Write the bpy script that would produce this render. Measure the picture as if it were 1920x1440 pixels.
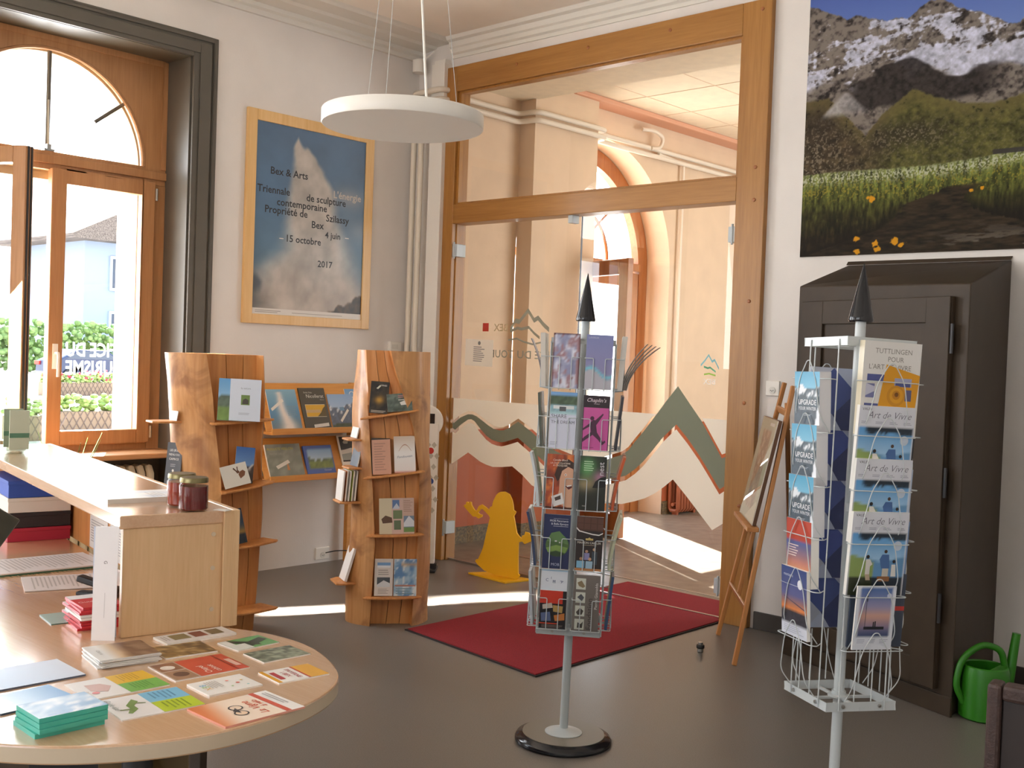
import bpy, bmesh, math, random
import numpy as np
from mathutils import Vector, Matrix, Euler

for o in list(bpy.data.objects):
    bpy.data.objects.remove(o)
S = bpy.context.scene
COL = S.collection
random.seed(7)
R = math.radians

# ------------------------------------------------------------------ camera
cam_d = bpy.data.cameras.new('camera')
cam_d.sensor_fit = 'HORIZONTAL'; cam_d.sensor_width = 36.0
cam_d.lens = 36.0 * 2046.22 / 1920.0
cam_d.clip_start = 0.05; cam_d.clip_end = 400
cam = bpy.data.objects.new('camera', cam_d); COL.objects.link(cam)
def cam_matrix(loc, yaw, pitch, roll):
    f = Vector((math.sin(yaw)*math.cos(pitch), math.cos(yaw)*math.cos(pitch), math.sin(pitch)))
    r = Vector((math.cos(yaw), -math.sin(yaw), 0)); u = r.cross(f)
    r2 = math.cos(roll)*r + math.sin(roll)*u; u2 = -math.sin(roll)*r + math.cos(roll)*u
    return Matrix(((r2.x, u2.x, -f.x, loc[0]), (r2.y, u2.y, -f.y, loc[1]), (r2.z, u2.z, -f.z, loc[2]), (0, 0, 0, 1)))
cam.matrix_world = cam_matrix((6.152, -5.509, 1.5), R(-42.774), R(-1.465), R(2.071))
S.camera = cam

# ------------------------------------------------------------------ view, sky, sun, daylight
S.view_settings.view_transform = 'Standard'; S.view_settings.look = 'None'
S.view_settings.gamma = 1.0; S.view_settings.use_curve_mapping = False
S.view_settings.exposure = 0.12
S.cycles.use_denoising = True
S.cycles.max_bounces = 10; S.cycles.diffuse_bounces = 5; S.cycles.glossy_bounces = 4
S.cycles.transparent_max_bounces = 24; S.cycles.transmission_bounces = 6
S.cycles.sample_clamp_indirect = 6.0; S.cycles.caustics_reflective = False; S.cycles.caustics_refractive = False
W = bpy.data.worlds.new('sky'); S.world = W; W.use_nodes = True
nt = W.node_tree; nt.nodes.clear()
wo = nt.nodes.new('ShaderNodeOutputWorld'); bg = nt.nodes.new('ShaderNodeBackground')
tc = nt.nodes.new('ShaderNodeTexCoord'); sx = nt.nodes.new('ShaderNodeSeparateXYZ'); cr = nt.nodes.new('ShaderNodeValToRGB')
nt.links.new(tc.outputs['Generated'], sx.inputs[0]); nt.links.new(sx.outputs['Z'], cr.inputs['Fac'])
cr.color_ramp.elements[0].position = 0.0; cr.color_ramp.elements[0].color = (0.97, 0.98, 1.0, 1)
cr.color_ramp.elements[1].position = 0.7; cr.color_ramp.elements[1].color = (0.62, 0.78, 1.0, 1)
nt.links.new(cr.outputs['Color'], bg.inputs['Color']); bg.inputs['Strength'].default_value = 4.2
nt.links.new(bg.outputs[0], wo.inputs[0])

def lamp(name, kind, energy, color, loc, direction, **kw):
    d = bpy.data.lights.new(name, kind); d.energy = energy; d.color = color
    for k, v in kw.items(): setattr(d, k, v)
    o = bpy.data.objects.new(name, d); COL.objects.link(o); o.location = loc
    o.rotation_euler = Vector(direction).to_track_quat('-Z', 'Y').to_euler()
    return o
SUN_DIR = (0.656, -0.380, -0.652)
lamp('sun', 'SUN', 36.0, (1.0, 0.955, 0.89), (-6, 6, 8), SUN_DIR, angle=R(0.6))
# area lamps: the window in view, then added fill at two unseen windows
for nm, yc, e in (('window_daylight', -2.65, 100), ('added_fill_far', -5.1, 60), ('added_fill_last', -7.4, 30)):
    lamp(nm, 'AREA', e, (0.92, 0.965, 1.0), (-0.75, yc, 2.1), (1, 0, 0.14), shape='RECTANGLE', size=1.3, size_y=2.3)
lamp('hall_daylight', 'AREA', 40, (0.97, 0.98, 1.0), (-0.75, 2.2, 2.0), (1, 0, -0.1), shape='RECTANGLE', size=1.8, size_y=2.4)
lamp('hall_side_fill', 'AREA', 36, (0.97, 0.98, 1.0), (4.3, 4.0, 2.0), (-1, -0.1, 0), shape='RECTANGLE', size=3.0, size_y=2.6)  # unseen fill lamp that lights the arch wall of the hall
lamp('rear_fill', 'AREA', 8, (1.0, 0.97, 0.92), (4.2, -8.7, 2.2), (-0.1, 1, -0.03), shape='RECTANGLE', size=3.2, size_y=2.2)  # fill lamp added behind the camera, no window known there
# lamp added in place of the sun thrown back by the opened casement: a narrow beam towards the wooden stumps
lamp('casement_glint_stand_in', 'AREA', 34, (1.0, 0.95, 0.86), (0.36, -3.13, 1.72), (0.39, 0.805, -0.70), shape='RECTANGLE', size=0.24, size_y=1.05, spread=R(3.0))

# ------------------------------------------------------------------ colour and materials
def lin(c):
    if isinstance(c, str):
        c = tuple(int(c[i:i+2], 16) for i in (0, 2, 4))
    return tuple((x/255/12.92 if x/255 <= 0.04045 else ((x/255+0.055)/1.055)**2.4) for x in c)
MATS = {}
def new_mat(name):
    m = bpy.data.materials.new(name); m.use_nodes = True; n = m.node_tree; n.nodes.clear()
    out = n.nodes.new('ShaderNodeOutputMaterial'); MATS[name] = m
    return m, n, out
def N(n, t, **kw):
    x = n.nodes.new(t)
    for k, v in kw.items(): setattr(x, k, v)
    return x
def plain(name, c, rough=0.5, metal=0.0, noise=0.0, nscale=30.0, bump=0.0, bscale=120.0, spec=0.5, c2=None, stretch=(1, 1, 1), coat=0.0):
    m, n, out = new_mat(name); b = N(n, 'ShaderNodeBsdfPrincipled'); n.links.new(b.outputs[0], out.inputs[0])
    b.inputs['Roughness'].default_value = rough; b.inputs['Metallic'].default_value = metal
    b.inputs['Specular IOR Level'].default_value = spec; b.inputs['Coat Weight'].default_value = coat
    L = lin(c); b.inputs['Base Color'].default_value = (*L, 1)
    if noise or c2 or bump:
        t = N(n, 'ShaderNodeTexCoord'); mp = N(n, 'ShaderNodeMapping'); mp.inputs['Scale'].default_value = stretch
        n.links.new(t.outputs['Object'], mp.inputs[0])
    if noise or c2:
        nz = N(n, 'ShaderNodeTexNoise'); nz.inputs['Scale'].default_value = nscale; nz.inputs['Detail'].default_value = 6
        n.links.new(mp.outputs[0], nz.inputs['Vector'])
        r = N(n, 'ShaderNodeValToRGB'); n.links.new(nz.outputs['Fac'], r.inputs[0])
        hi = lin(c2) if c2 else tuple(min(1, x*(1+noise)) for x in L); lo = L if c2 else tuple(x*(1-noise) for x in L)
        r.color_ramp.elements[0].position = 0.33; r.color_ramp.elements[1].position = 0.67
        r.color_ramp.elements[0].color = (*lo, 1); r.color_ramp.elements[1].color = (*hi, 1)
        n.links.new(r.outputs[0], b.inputs['Base Color'])
    if bump:
        bz = N(n, 'ShaderNodeTexNoise'); bz.inputs['Scale'].default_value = bscale; n.links.new(mp.outputs[0], bz.inputs['Vector'])
        bp = N(n, 'ShaderNodeBump'); bp.inputs['Strength'].default_value = bump; bp.inputs['Distance'].default_value = 0.004
        n.links.new(bz.outputs['Fac'], bp.inputs['Height']); n.links.new(bp.outputs[0], b.inputs['Normal'])
    return m
def wood(name, c1, c2, axis='z', rough=0.4, scale=9.0, fine=90.0, coat=0.15, knots=False):
    m, n, out = new_mat(name); b = N(n, 'ShaderNodeBsdfPrincipled'); n.links.new(b.outputs[0], out.inputs[0])
    b.inputs['Roughness'].default_value = rough; b.inputs['Coat Weight'].default_value = coat; b.inputs['Coat Roughness'].default_value = 0.16
    t = N(n, 'ShaderNodeTexCoord'); mp = N(n, 'ShaderNodeMapping'); k = 0.06
    mp.inputs['Scale'].default_value = {'x': (k, 1, 1), 'y': (1, k, 1), 'z': (1, 1, k)}[axis]
    n.links.new(t.outputs['Object'], mp.inputs[0])
    a = N(n, 'ShaderNodeTexNoise'); a.inputs['Scale'].default_value = scale; a.inputs['Detail'].default_value = 5; a.inputs['Distortion'].default_value = 0.8
    f = N(n, 'ShaderNodeTexNoise'); f.inputs['Scale'].default_value = fine; f.inputs['Detail'].default_value = 3
    n.links.new(mp.outputs[0], a.inputs['Vector']); n.links.new(mp.outputs[0], f.inputs['Vector'])
    mx = N(n, 'ShaderNodeMix'); mx.inputs[0].default_value = 0.4
    n.links.new(a.outputs['Fac'], mx.inputs[2]); n.links.new(f.outputs['Fac'], mx.inputs[3])
    r = N(n, 'ShaderNodeValToRGB'); n.links.new(mx.outputs[0], r.inputs[0])
    e = r.color_ramp.elements; e[0].position = 0.34; e[1].position = 0.66; e[0].color = (*lin(c1), 1); e[1].color = (*lin(c2), 1)
    src = r.outputs[0]
    if knots:
        v = N(n, 'ShaderNodeTexNoise'); v.inputs['Scale'].default_value = 4.5; v.inputs['Detail'].default_value = 4; v.inputs['Distortion'].default_value = 1.2
        n.links.new(t.outputs['Object'], v.inputs['Vector'])
        r2 = N(n, 'ShaderNodeValToRGB'); n.links.new(v.outputs['Fac'], r2.inputs[0])
        r2.color_ramp.elements[0].position = 0.48; r2.color_ramp.elements[1].position = 0.66
        m2 = N(n, 'ShaderNodeMix', data_type='RGBA'); m2.inputs[7].default_value = (*lin('7d4820'), 1)
        m3 = N(n, 'ShaderNodeMath', operation='MULTIPLY'); m3.inputs[1].default_value = 0.7
        n.links.new(r2.outputs[0], m3.inputs[0]); n.links.new(m3.outputs[0], m2.inputs[0]); n.links.new(src, m2.inputs[6]); src = m2.outputs[2]
    n.links.new(src, b.inputs['Base Color'])
    bp = N(n, 'ShaderNodeBump'); bp.inputs['Strength'].default_value = 0.12; bp.inputs['Distance'].default_value = 0.003
    n.links.new(mx.outputs[0], bp.inputs['Height']); n.links.new(bp.outputs[0], b.inputs['Normal'])
    return m
def pane_glass(name, tint=(1, 1, 1), ior=1.45, gain=1.0):
    m, n, out = new_mat(name); tr = N(n, 'ShaderNodeBsdfTransparent'); gl = N(n, 'ShaderNodeBsdfGlossy'); mx = N(n, 'ShaderNodeMixShader'); fr = N(n, 'ShaderNodeFresnel')
    tr.inputs[0].default_value = (*tint, 1); gl.inputs['Roughness'].default_value = 0.0; fr.inputs['IOR'].default_value = ior
    ml = N(n, 'ShaderNodeMath', operation='MULTIPLY', use_clamp=True); ml.inputs[1].default_value = gain
    ge = N(n, 'ShaderNodeNewGeometry'); iv = N(n, 'ShaderNodeMath', operation='SUBTRACT'); iv.inputs[0].default_value = 1.0; n.links.new(ge.outputs['Backfacing'], iv.inputs[1])
    iw = N(n, 'ShaderNodeMath', operation='MULTIPLY', use_clamp=True); iw.inputs[1].default_value = gain
    n.links.new(iv.outputs[0], iw.inputs[0]); n.links.new(iw.outputs[0], ml.inputs[1]); n.links.new(fr.outputs[0], ml.inputs[0])
    n.links.new(ml.outputs[0], mx.inputs[0]); n.links.new(tr.outputs[0], mx.inputs[1]); n.links.new(gl.outputs[0], mx.inputs[2]); n.links.new(mx.outputs[0], out.inputs[0])
    return m
def film(name, c, through=0.35, clear=0.1):
    m, n, out = new_mat(name); d = N(n, 'ShaderNodeBsdfDiffuse'); t = N(n, 'ShaderNodeBsdfTranslucent'); tr = N(n, 'ShaderNodeBsdfTransparent')
    for x in (d, t): x.inputs[0].default_value = (*lin(c), 1)
    a = N(n, 'ShaderNodeMixShader'); a.inputs[0].default_value = through; b = N(n, 'ShaderNodeMixShader'); b.inputs[0].default_value = clear
    n.links.new(d.outputs[0], a.inputs[1]); n.links.new(t.outputs[0], a.inputs[2]); n.links.new(a.outputs[0], b.inputs[1]); n.links.new(tr.outputs[0], b.inputs[2]); n.links.new(b.outputs[0], out.inputs[0])
    return m
def printed(name, rough, coat):
    m, n, out = new_mat(name); b = N(n, 'ShaderNodeBsdfPrincipled'); a = N(n, 'ShaderNodeVertexColor'); a.layer_name = 'Col'
    n.links.new(a.outputs[0], b.inputs['Base Color']); b.inputs['Roughness'].default_value = rough; b.inputs['Coat Weight'].default_value = coat
    b.inputs['Coat Roughness'].default_value = 0.25
    n.links.new(b.outputs[0], out.inputs[0]); return m

M_PRINT = printed('printed_paper', 0.42, 0.12)
M_MURAL = printed('mural_print', 0.6, 0.0); M_MURAL.node_tree.nodes['Principled BSDF'].inputs['Specular IOR Level'].default_value = 0.15
M_WALL = plain('wall_plaster', 'e3ded9', 0.85, noise=0.03, nscale=3, bump=0.12, bscale=90)
M_WALLR = plain('wall_plaster_lower', 'e6d6cc', 0.85, noise=0.03, nscale=3, bump=0.12, bscale=90)
M_CEIL = plain('ceiling_paint', 'f5eee4', 0.9, noise=0.02, nscale=4)
M_CORN = plain('cornice_paint', 'dfdcd4', 0.75)
M_FLOOR = plain('floor_linoleum', '716b65', 0.34, noise=0.16, nscale=220, spec=0.45)
M_HFLOOR = plain('hall_floor_stone', '80766a', 0.35, noise=0.22, nscale=9)
M_GRANITE = plain('granite_skirting', '806a44', 0.6, c2='40382a', nscale=60)
M_PEACH = plain('hall_plaster_peach', 'dcc4a8', 0.85, noise=0.04, nscale=4)
M_PEACHD = plain('hall_pilaster_side', 'dcc4a8', 0.85, noise=0.04, nscale=4)
M_TERRA = plain('dado_terracotta', 'a8542c', 0.6, noise=0.06, nscale=5)
M_HCEIL = plain('hall_ceiling_cream', 'efe2c8', 0.85, noise=0.04, nscale=12)
M_ORANGE = plain('hall_cornice_orange', 'dba486', 0.7)
M_OAKZ = wood('oak_upright', '98652a', 'b07d3c', 'z'); M_OAKX = wood('oak_rail_x', '98652a', 'b07d3c', 'x')
M_WINZ = wood('window_pine_upright', 'a8764a', 'be8c5e', 'z'); M_WINY = wood('window_pine_rail', 'a8764a', 'be8c5e', 'y')
M_DOORB = wood('hall_door_wood', '8e4f20', 'ab6a34', 'z')
M_STUMP = wood('stump_larch', 'b57c44', 'd6a26c', 'z', rough=0.5, scale=6, fine=60, knots=True)
M_RECESS = wood('stump_heartwood', 'bb763c', 'dc9c5c', 'z', rough=0.5, scale=7, fine=60)
M_RACK = wood('rack_pine', 'cf8836', 'dfa052', 'y', rough=0.45)
M_EASEL = wood('easel_beech', 'b9783e', 'd09358', 'z')
M_BEECHZ = wood('counter_beech_upright', 'cfa97c', 'dcb98e', 'z', rough=0.32, scale=14, fine=160)
M_BEECHX = wood('counter_beech_top', 'c39a74', 'd0aa86', 'x', rough=0.22, scale=14, fine=160, coat=1.0)
M_FRAME = wood('poster_frame_maple', 'dcae6c', 'e9c288', 'z', rough=0.4)
M_EDGE = plain('counter_edging', 'cbb99f', 0.4)
M_DARK = plain('dark_brown_paint', '40352a', 0.5, noise=0.08, nscale=8, spec=0.22)
M_TRIMD = plain('window_trim_grey_brown', '58544c', 0.38, noise=0.06, nscale=6)
M_BASE = plain('baseboard_dark', '3f3934', 0.5)
M_WHITEP = plain('white_plastic', 'ece8e0', 0.35); M_WHITEM = plain('white_lacquered_metal', 'c6cccd', 0.3, spec=0.5)
M_PIPE = plain('painted_pipe', 'e2d8c8', 0.5)
M_GREYM = plain('grey_lacquered_metal', 'bcc4c7', 0.32)
M_STEEL = plain('steel', 'b9b9b5', 0.28, metal=1.0); M_DSTEEL = plain('dark_steel', '4a4a4c', 0.35, metal=0.8)
M_BLACK = plain('black_gloss', '15151a', 0.16); M_BLACKM = plain('black_matt', '202022', 0.5)
M_RED = plain('red_mat_pile', '8e1826', 0.95, noise=0.25, nscale=260, bump=0.6, bscale=500); M_RUBBER = plain('mat_rubber_edge', '241c1c', 0.8)
M_YELLOW = plain('yellow_paint', 'edb406', 0.5)
M_GREEN = plain('green_plastic', '2f7a17', 0.35); M_LEATHER = plain('brown_leather', '3e2c26', 0.5, noise=0.2, nscale=60, bump=0.3, bscale=200)
M_GLASS = pane_glass('pane_glass', ior=1.4, gain=1.0); M_DGLASS = pane_glass('partition_glass', (0.99, 0.985, 0.97), ior=1.5, gain=1.25)
M_JARG = pane_glass('jar_glass', (0.97, 0.96, 0.94), 1.4, 0.6); M_ACRYL = pane_glass('clear_acrylic', (0.93, 0.96, 0.93), 1.5, 1.6)
M_FILM = film('frosted_cream_film', 'fbf7ee', 0.5, 0.05); M_FILMG = film('frosted_green_film', '9aa08e', 0.3, 0.06)
M_LETTER = film('white_vinyl', 'fafafa', 0.6, 0.0); M_ETCH = plain('grey_vinyl', '98988a', 0.5); M_BEIGEV = plain('beige_vinyl', 'c9b48e', 0.5)
M_REDV = plain('red_vinyl', 'c02a18', 0.5); M_CYANV = plain('cyan_vinyl', '86cfe0', 0.5); M_LIMEV = plain('lime_vinyl', 'a6d84a', 0.5); M_TEALV = plain('teal_vinyl', '53b58c', 0.5)
M_RADI = plain('radiator_cream', 'd8c8aa', 0.4); M_RADR = plain('radiator_terracotta', 'a2593a', 0.5)
M_DIFF = plain('lamp_diffuser', 'f8f2e6', 0.6)
M_CORD = plain('white_cord', 'eeeae2', 0.5)
M_GOLD = plain('gold_lid', '7c7250', 0.3, metal=0.9)
# ------------------------------------------------------------------ mesh building
class MB:
    def __init__(s): s.v = []; s.f = []; s.m = []; s.c = None
    def quad_faces(s, faces, mi=0):
        for f in faces: s.f.append(f); s.m.append(mi)
    def add(s, vs, fs, mi=0, M=None):
        b = len(s.v)
        s.v += [tuple(M @ Vector(v)) if M is not None else tuple(v) for v in vs]
        for f in fs: s.f.append(tuple(i+b for i in f)); s.m.append(mi)
        return s
    def box(s, x0, x1, y0, y1, z0, z1, mi=0, M=None):
        vs = [(x0,y0,z0),(x1,y0,z0),(x1,y1,z0),(x0,y1,z0),(x0,y0,z1),(x1,y0,z1),(x1,y1,z1),(x0,y1,z1)]
        return s.add(vs, [(0,3,2,1),(4,5,6,7),(0,1,5,4),(1,2,6,5),(2,3,7,6),(3,0,4,7)], mi, M)
    def prism(s, poly, a0, a1, plane='xy', mi=0, M=None):
        # poly drawn in `plane`, pushed from a0 to a1 along the remaining axis
        def P(p, a): return {'xy': (p[0], p[1], a), 'xz': (p[0], a, p[1]), 'yz': (a, p[0], p[1])}[plane]
        n = len(poly); vs = [P(p, a0) for p in poly] + [P(p, a1) for p in poly]
        fs = [tuple(range(n))[::-1], tuple(range(n, 2*n))] + [(i, (i+1) % n, n+(i+1) % n, n+i) for i in range(n)]
        return s.add(vs, fs, mi, M)
    def tube(s, pts, r, n=8, mi=0, closed=False, M=None, cap=True):
        pts = [Vector(p) for p in pts]; k = len(pts); rs = r if isinstance(r, (list, tuple)) else [r]*k
        vs = []; prev = None
        for i, p in enumerate(pts):
            if closed: t = pts[(i+1) % k]-pts[i-1]
            else: t = pts[min(i+1, k-1)]-pts[max(i-1, 0)]
            t = t.normalized() if t.length > 1e-9 else Vector((0, 0, 1))
            if prev is None:
                a = Vector((0, 0, 1)) if abs(t.z) < 0.9 else Vector((1, 0, 0)); u = t.cross(a).normalized()
            else:
                u = (prev - t*prev.dot(t)); u = u.normalized() if u.length > 1e-6 else t.orthogonal().normalized()
            prev = u; w = t.cross(u)
            for j in range(n):
                a = 2*math.pi*j/n; vs.append(p + (u*math.cos(a)+w*math.sin(a))*rs[i])
        fs = []
        for i in range(k if closed else k-1):
            for j in range(n):
                a = i*n+j; b = i*n+(j+1) % n; i2 = (i+1) % k; fs.append((a, b, i2*n+(j+1) % n, i2*n+j))
        if cap and not closed: fs += [tuple(range(n))[::-1], tuple((k-1)*n+j for j in range(n))]
        return s.add(vs, fs, mi, M)
    def lathe(s, prof, n=32, mi=0, M=None):
        vs = []; fs = []; k = len(prof)
        for (r, z) in prof:
            for j in range(n): a = 2*math.pi*j/n; vs.append((r*math.cos(a), r*math.sin(a), z))
        for i in range(k-1):
            for j in range(n): fs.append((i*n+j, i*n+(j+1) % n, (i+1)*n+(j+1) % n, (i+1)*n+j))
        if prof[0][0] > 1e-6: fs.append(tuple(range(n))[::-1])
        if prof[-1][0] > 1e-6: fs.append(tuple((k-1)*n+j for j in range(n)))
        return s.add(vs, fs, mi, M)
    def sphere(s, c, rx, ry=None, rz=None, n=16, m=10, mi=0):
        ry = ry or rx; rz = rz or rx
        prof = [(max(1e-7, math.sin(math.pi*i/m)), -math.cos(math.pi*i/m)) for i in range(m+1)]
        return s.lathe(prof, n, mi, Matrix.Translation(c) @ Matrix.Diagonal((rx, ry, rz, 1)))
    def build(s, name, mats, parent=None, smooth=False, bevel=0.0, seg=2, angle=40):
        me = bpy.data.meshes.new(name); me.from_pydata(s.v, [], s.f)
        mats = mats if isinstance(mats, (list, tuple)) else [mats]
        for m in mats: me.materials.append(m)
        me.polygons.foreach_set('material_index', s.m)
        bm = bmesh.new(); bm.from_mesh(me); bmesh.ops.remove_doubles(bm, verts=bm.verts, dist=1e-6)
        bmesh.ops.recalc_face_normals(bm, faces=bm.faces); bm.to_mesh(me); bm.free()
        if smooth:
            me.polygons.foreach_set('use_smooth', [True]*len(me.polygons))
            me.set_sharp_from_angle(angle=R(angle))
        o = bpy.data.objects.new(name, me); COL.objects.link(o)
        if parent is not None: o.parent = parent
        if bevel:
            md = o.modifiers.new('bevel', 'BEVEL'); md.width = bevel; md.segments = seg; md.limit_method = 'ANGLE'; md.angle_limit = R(40)
        return o
def tag(o, label=None, cat=None, group=None, kind=None):
    if label: o['label'] = label
    if cat: o['category'] = cat
    if group: o['group'] = group
    if kind: o['kind'] = kind
    return o
def thing(name, label, cat, loc=(0, 0, 0), rz=0.0, group=None, rot=None):
    o = bpy.data.objects.new(name, None); COL.objects.link(o); o.empty_display_size = 0.1
    o.location = loc; o.rotation_euler = rot if rot else (0, 0, rz)
    return tag(o, label, cat, group)
def struct(name, mb, m, parent=None, **kw):
    o = mb.build(name, m, parent, **kw)
    if parent is None: o['kind'] = 'structure'
    return o
def arc(cx, cy, r, a0, a1, n=24): return [(cx+r*math.cos(R(a0+(a1-a0)*i/n)), cy+r*math.sin(R(a0+(a1-a0)*i/n))) for i in range(n+1)]
def round_path(pts, r=0.02, n=4):
    pts = [Vector(p) for p in pts]; out = [pts[0]]
    for i in range(1, len(pts)-1):
        a, b, c = pts[i-1], pts[i], pts[i+1]; d1 = (a-b); d2 = (c-b); k = min(r, d1.length*0.45, d2.length*0.45)
        p = b+d1.normalized()*k; q = b+d2.normalized()*k
        for j in range(n+1):
            t = j/n; out.append(p*(1-t)**2 + b*2*t*(1-t) + q*t*t)
    return out + [pts[-1]]

# ------------------------------------------------------------------ text and printed covers
TEXT = {}
def text_tris(txt, slant=0.0, bold=0.0):
    key = (txt, slant, bold)
    if key in TEXT: return TEXT[key]
    cu = bpy.data.curves.new('txt', 'FONT'); cu.body = txt; cu.size = 1.0; cu.shear = slant; cu.offset = bold; cu.resolution_u = 2; cu.fill_mode = 'FRONT'
    ob = bpy.data.objects.new('txt', cu); me = bpy.data.meshes.new_from_object(ob)
    me.calc_loop_triangles()
    vs = [(v.co.x, v.co.y) for v in me.vertices]; ts = [tuple(t.vertices) for t in me.loop_triangles]
    bpy.data.objects.remove(ob); bpy.data.curves.remove(cu); bpy.data.meshes.remove(me)
    x0 = min([v[0] for v in vs] or [0]); x1 = max([v[0] for v in vs] or [0])
    TEXT[key] = (vs, ts, x0, x1); return TEXT[key]
def text_points(txt, size, align='l', width=None, slant=0.0, bold=0.0):
    vs, ts, x0, x1 = text_tris(txt, slant, bold); k = size; kx = size
    if width: kx = width/max(1e-6, (x1-x0)); k = size
    off = {'l': x0, 'c': (x0+x1)/2, 'r': x1}[align]
    return [((x-off)*kx, y*k) for x, y in vs], ts
_tab = {}
def vnoise(x, y, seed):
    if seed not in _tab: _tab[seed] = np.random.RandomState(seed).rand(257, 257)
    T = _tab[seed]; xi = np.floor(x).astype(int); yi = np.floor(y).astype(int); fx = x-xi; fy = y-yi
    fx = fx*fx*(3-2*fx); fy = fy*fy*(3-2*fy); xi %= 256; yi %= 256
    a = T[yi, xi]; b = T[yi, (xi+1) % 256]; c = T[(yi+1) % 256, xi]; d = T[(yi+1) % 256, (xi+1) % 256]
    return (a*(1-fx)+b*fx)*(1-fy)+(c*(1-fx)+d*fx)*fy
def fbm(x, y, seed=1, oct=5):
    t = 0; a = 0.5; n = 0
    for i in range(oct): t = t+a*vnoise(x*2**i+i*17.3, y*2**i+i*9.1, seed+i); n += a; a *= 0.5
    return t/n
def C(c): return np.array([int(c[i:i+2], 16) for i in (0, 2, 4)], float) if isinstance(c, str) else np.array(c, float)
def ramp(t, stops):
    t = np.clip(t, 0, 1); out = np.zeros(t.shape+(3,))
    ps = [p for p, _ in stops]
    for k in range(3): out[..., k] = np.interp(t, ps, [C(c)[k] for _, c in stops])
    return out
def mixc(a, b, m): return a*(1-m[..., None])+b*m[..., None]
def sm(e0, e1, x): t = np.clip((x-e0)/(e1-e0), 0, 1); return t*t*(3-2*t)
def lin_arr(A):
    A = np.clip(A, 0, 255)/255.0
    return np.where(A <= 0.04045, A/12.92, ((A+0.055)/1.055)**2.4)

def card(name, w, h, t, n=(2, 2), paint=None, ov=(), bg='ffffff', edge='f2efe8', back=None, mat=None, bend=0.0, parent=None):
    """A printed sheet or booklet: x right, z up, printed face towards -y, origin at the bottom middle of the back."""
    nx, ny = n; V = []; F = []; colr = []
    U, Vv = np.meshgrid(np.linspace(0, 1, nx+1), np.linspace(0, 1, ny+1))
    A = paint(U, Vv) if paint else np.zeros(U.shape+(3,))+C(bg)
    A = lin_arr(np.broadcast_to(A, U.shape+(3,))).reshape(-1, 3)
    def yb(v): return bend*v*v
    def P(u, v, d=0.0): return ((u-0.5)*w, -t-d+yb(v), v*h)
    vc = []
    for j in range(ny+1):
        for i in range(nx+1): V.append(P(i/nx, j/ny)); vc.append(A[j*(nx+1)+i])
    def face(idx, cols): F.append(tuple(idx)); colr.extend(cols)
    for j in range(ny):
        for i in range(nx):
            q = (j*(nx+1)+i, j*(nx+1)+i+1, (j+1)*(nx+1)+i+1, (j+1)*(nx+1)+i); face(q, [vc[k] for k in q])
    ec = lin(edge); bc = lin(back or edge); b = len(V)
    rows = [(u, v) for v in np.linspace(0, 1, 2 if not bend else ny+1) for u in (0, 1)]
    m = len(rows)//2
    for u, v in rows: V.append(((u-0.5)*w, -t+yb(v), v*h))
    for u, v in rows: V.append(((u-0.5)*w, yb(v), v*h))
    B2 = b+len(rows)
    for j in range(m-1):
        l, r_, l2, r2 = 2*j, 2*j+1, 2*j+2, 2*j+3
        face((b+l, b+l2, B2+l2, B2+l), [ec]*4); face((b+r_, B2+r_, B2+r2, b+r2), [ec]*4)
        face((B2+l, B2+l2, B2+r2, B2+r_), [bc]*4)
    face((b, B2, B2+1, b+1), [ec]*4); k = 2*(m-1); face((b+k, b+k+1, B2+k+1, B2+k), [ec]*4)
    lay = 0
    for o in ov:
        lay += 1; d = 0.00025+0.00006*lay; c = None
        if o[0] == 'r': _, u0, v0, u1, v1, c = o; ps = [(u0, v0), (u1, v0), (u1, v1), (u0, v1)]
        elif o[0] == 'p': _, ps, c = o
        elif o[0] == 'c': _, cu, cv, ru, c = o; ps = [(cu+ru*math.cos(a*math.pi/10), cv+ru*w/h*math.sin(a*math.pi/10)) for a in range(20)]
        if o[0] in 'rpc':
            b0 = len(V)
            for (u, v) in ps: V.append(P(u, v, d))
            face(range(b0, len(V)), [lin(c)]*len(ps))
        elif o[0] == 't':
            _, txt, u, v, size, c = o[:6]; al = o[6] if len(o) > 6 else 'l'; rot = R(o[7]) if len(o) > 7 else 0; sl = o[8] if len(o) > 8 else 0; bo = o[9] if len(o) > 9 else 0
            pts, ts = text_points(txt, size, al, slant=sl, bold=bo); b0 = len(V); cc = lin(c)
            for (x, y) in pts:
                xx = x*math.cos(rot)-y*math.sin(rot); yy = x*math.sin(rot)+y*math.cos(rot); V.append(P(u+xx/w, v+yy/h, d))
            for tr in ts: face([b0+i for i in tr], [cc]*3)
        elif o[0] == 'lines':   # rows of small print
            _, u0, u1, v0, v1, k, c = o; rnd = random.Random(k*7+int(u0*100))
            for i in range(k):
                v = v1-(v1-v0)*(i+0.5)/k; th = (v1-v0)/k*0.38; ue = u1-(u1-u0)*rnd.random()*0.35; b0 = len(V)
                for q in ((u0, v-th/2), (ue, v-th/2), (ue, v+th/2), (u0, v+th/2)): V.append(P(q[0], q[1], d))
                face(range(b0, b0+4), [lin(c)]*4)
    me = bpy.data.meshes.new(name); me.from_pydata(V, [], F); me.materials.append(mat or M_PRINT)
    ca = me.color_attributes.new('Col', 'FLOAT_COLOR', 'CORNER'); arr = np.ones((len(colr), 4), np.float32); arr[:, :3] = np.array(colr, np.float32)
    ca.data.foreach_set('color', arr.ravel())
    o = bpy.data.objects.new(name, me); COL.objects.link(o)
    if parent is not None: o.parent = parent
    return o
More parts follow.
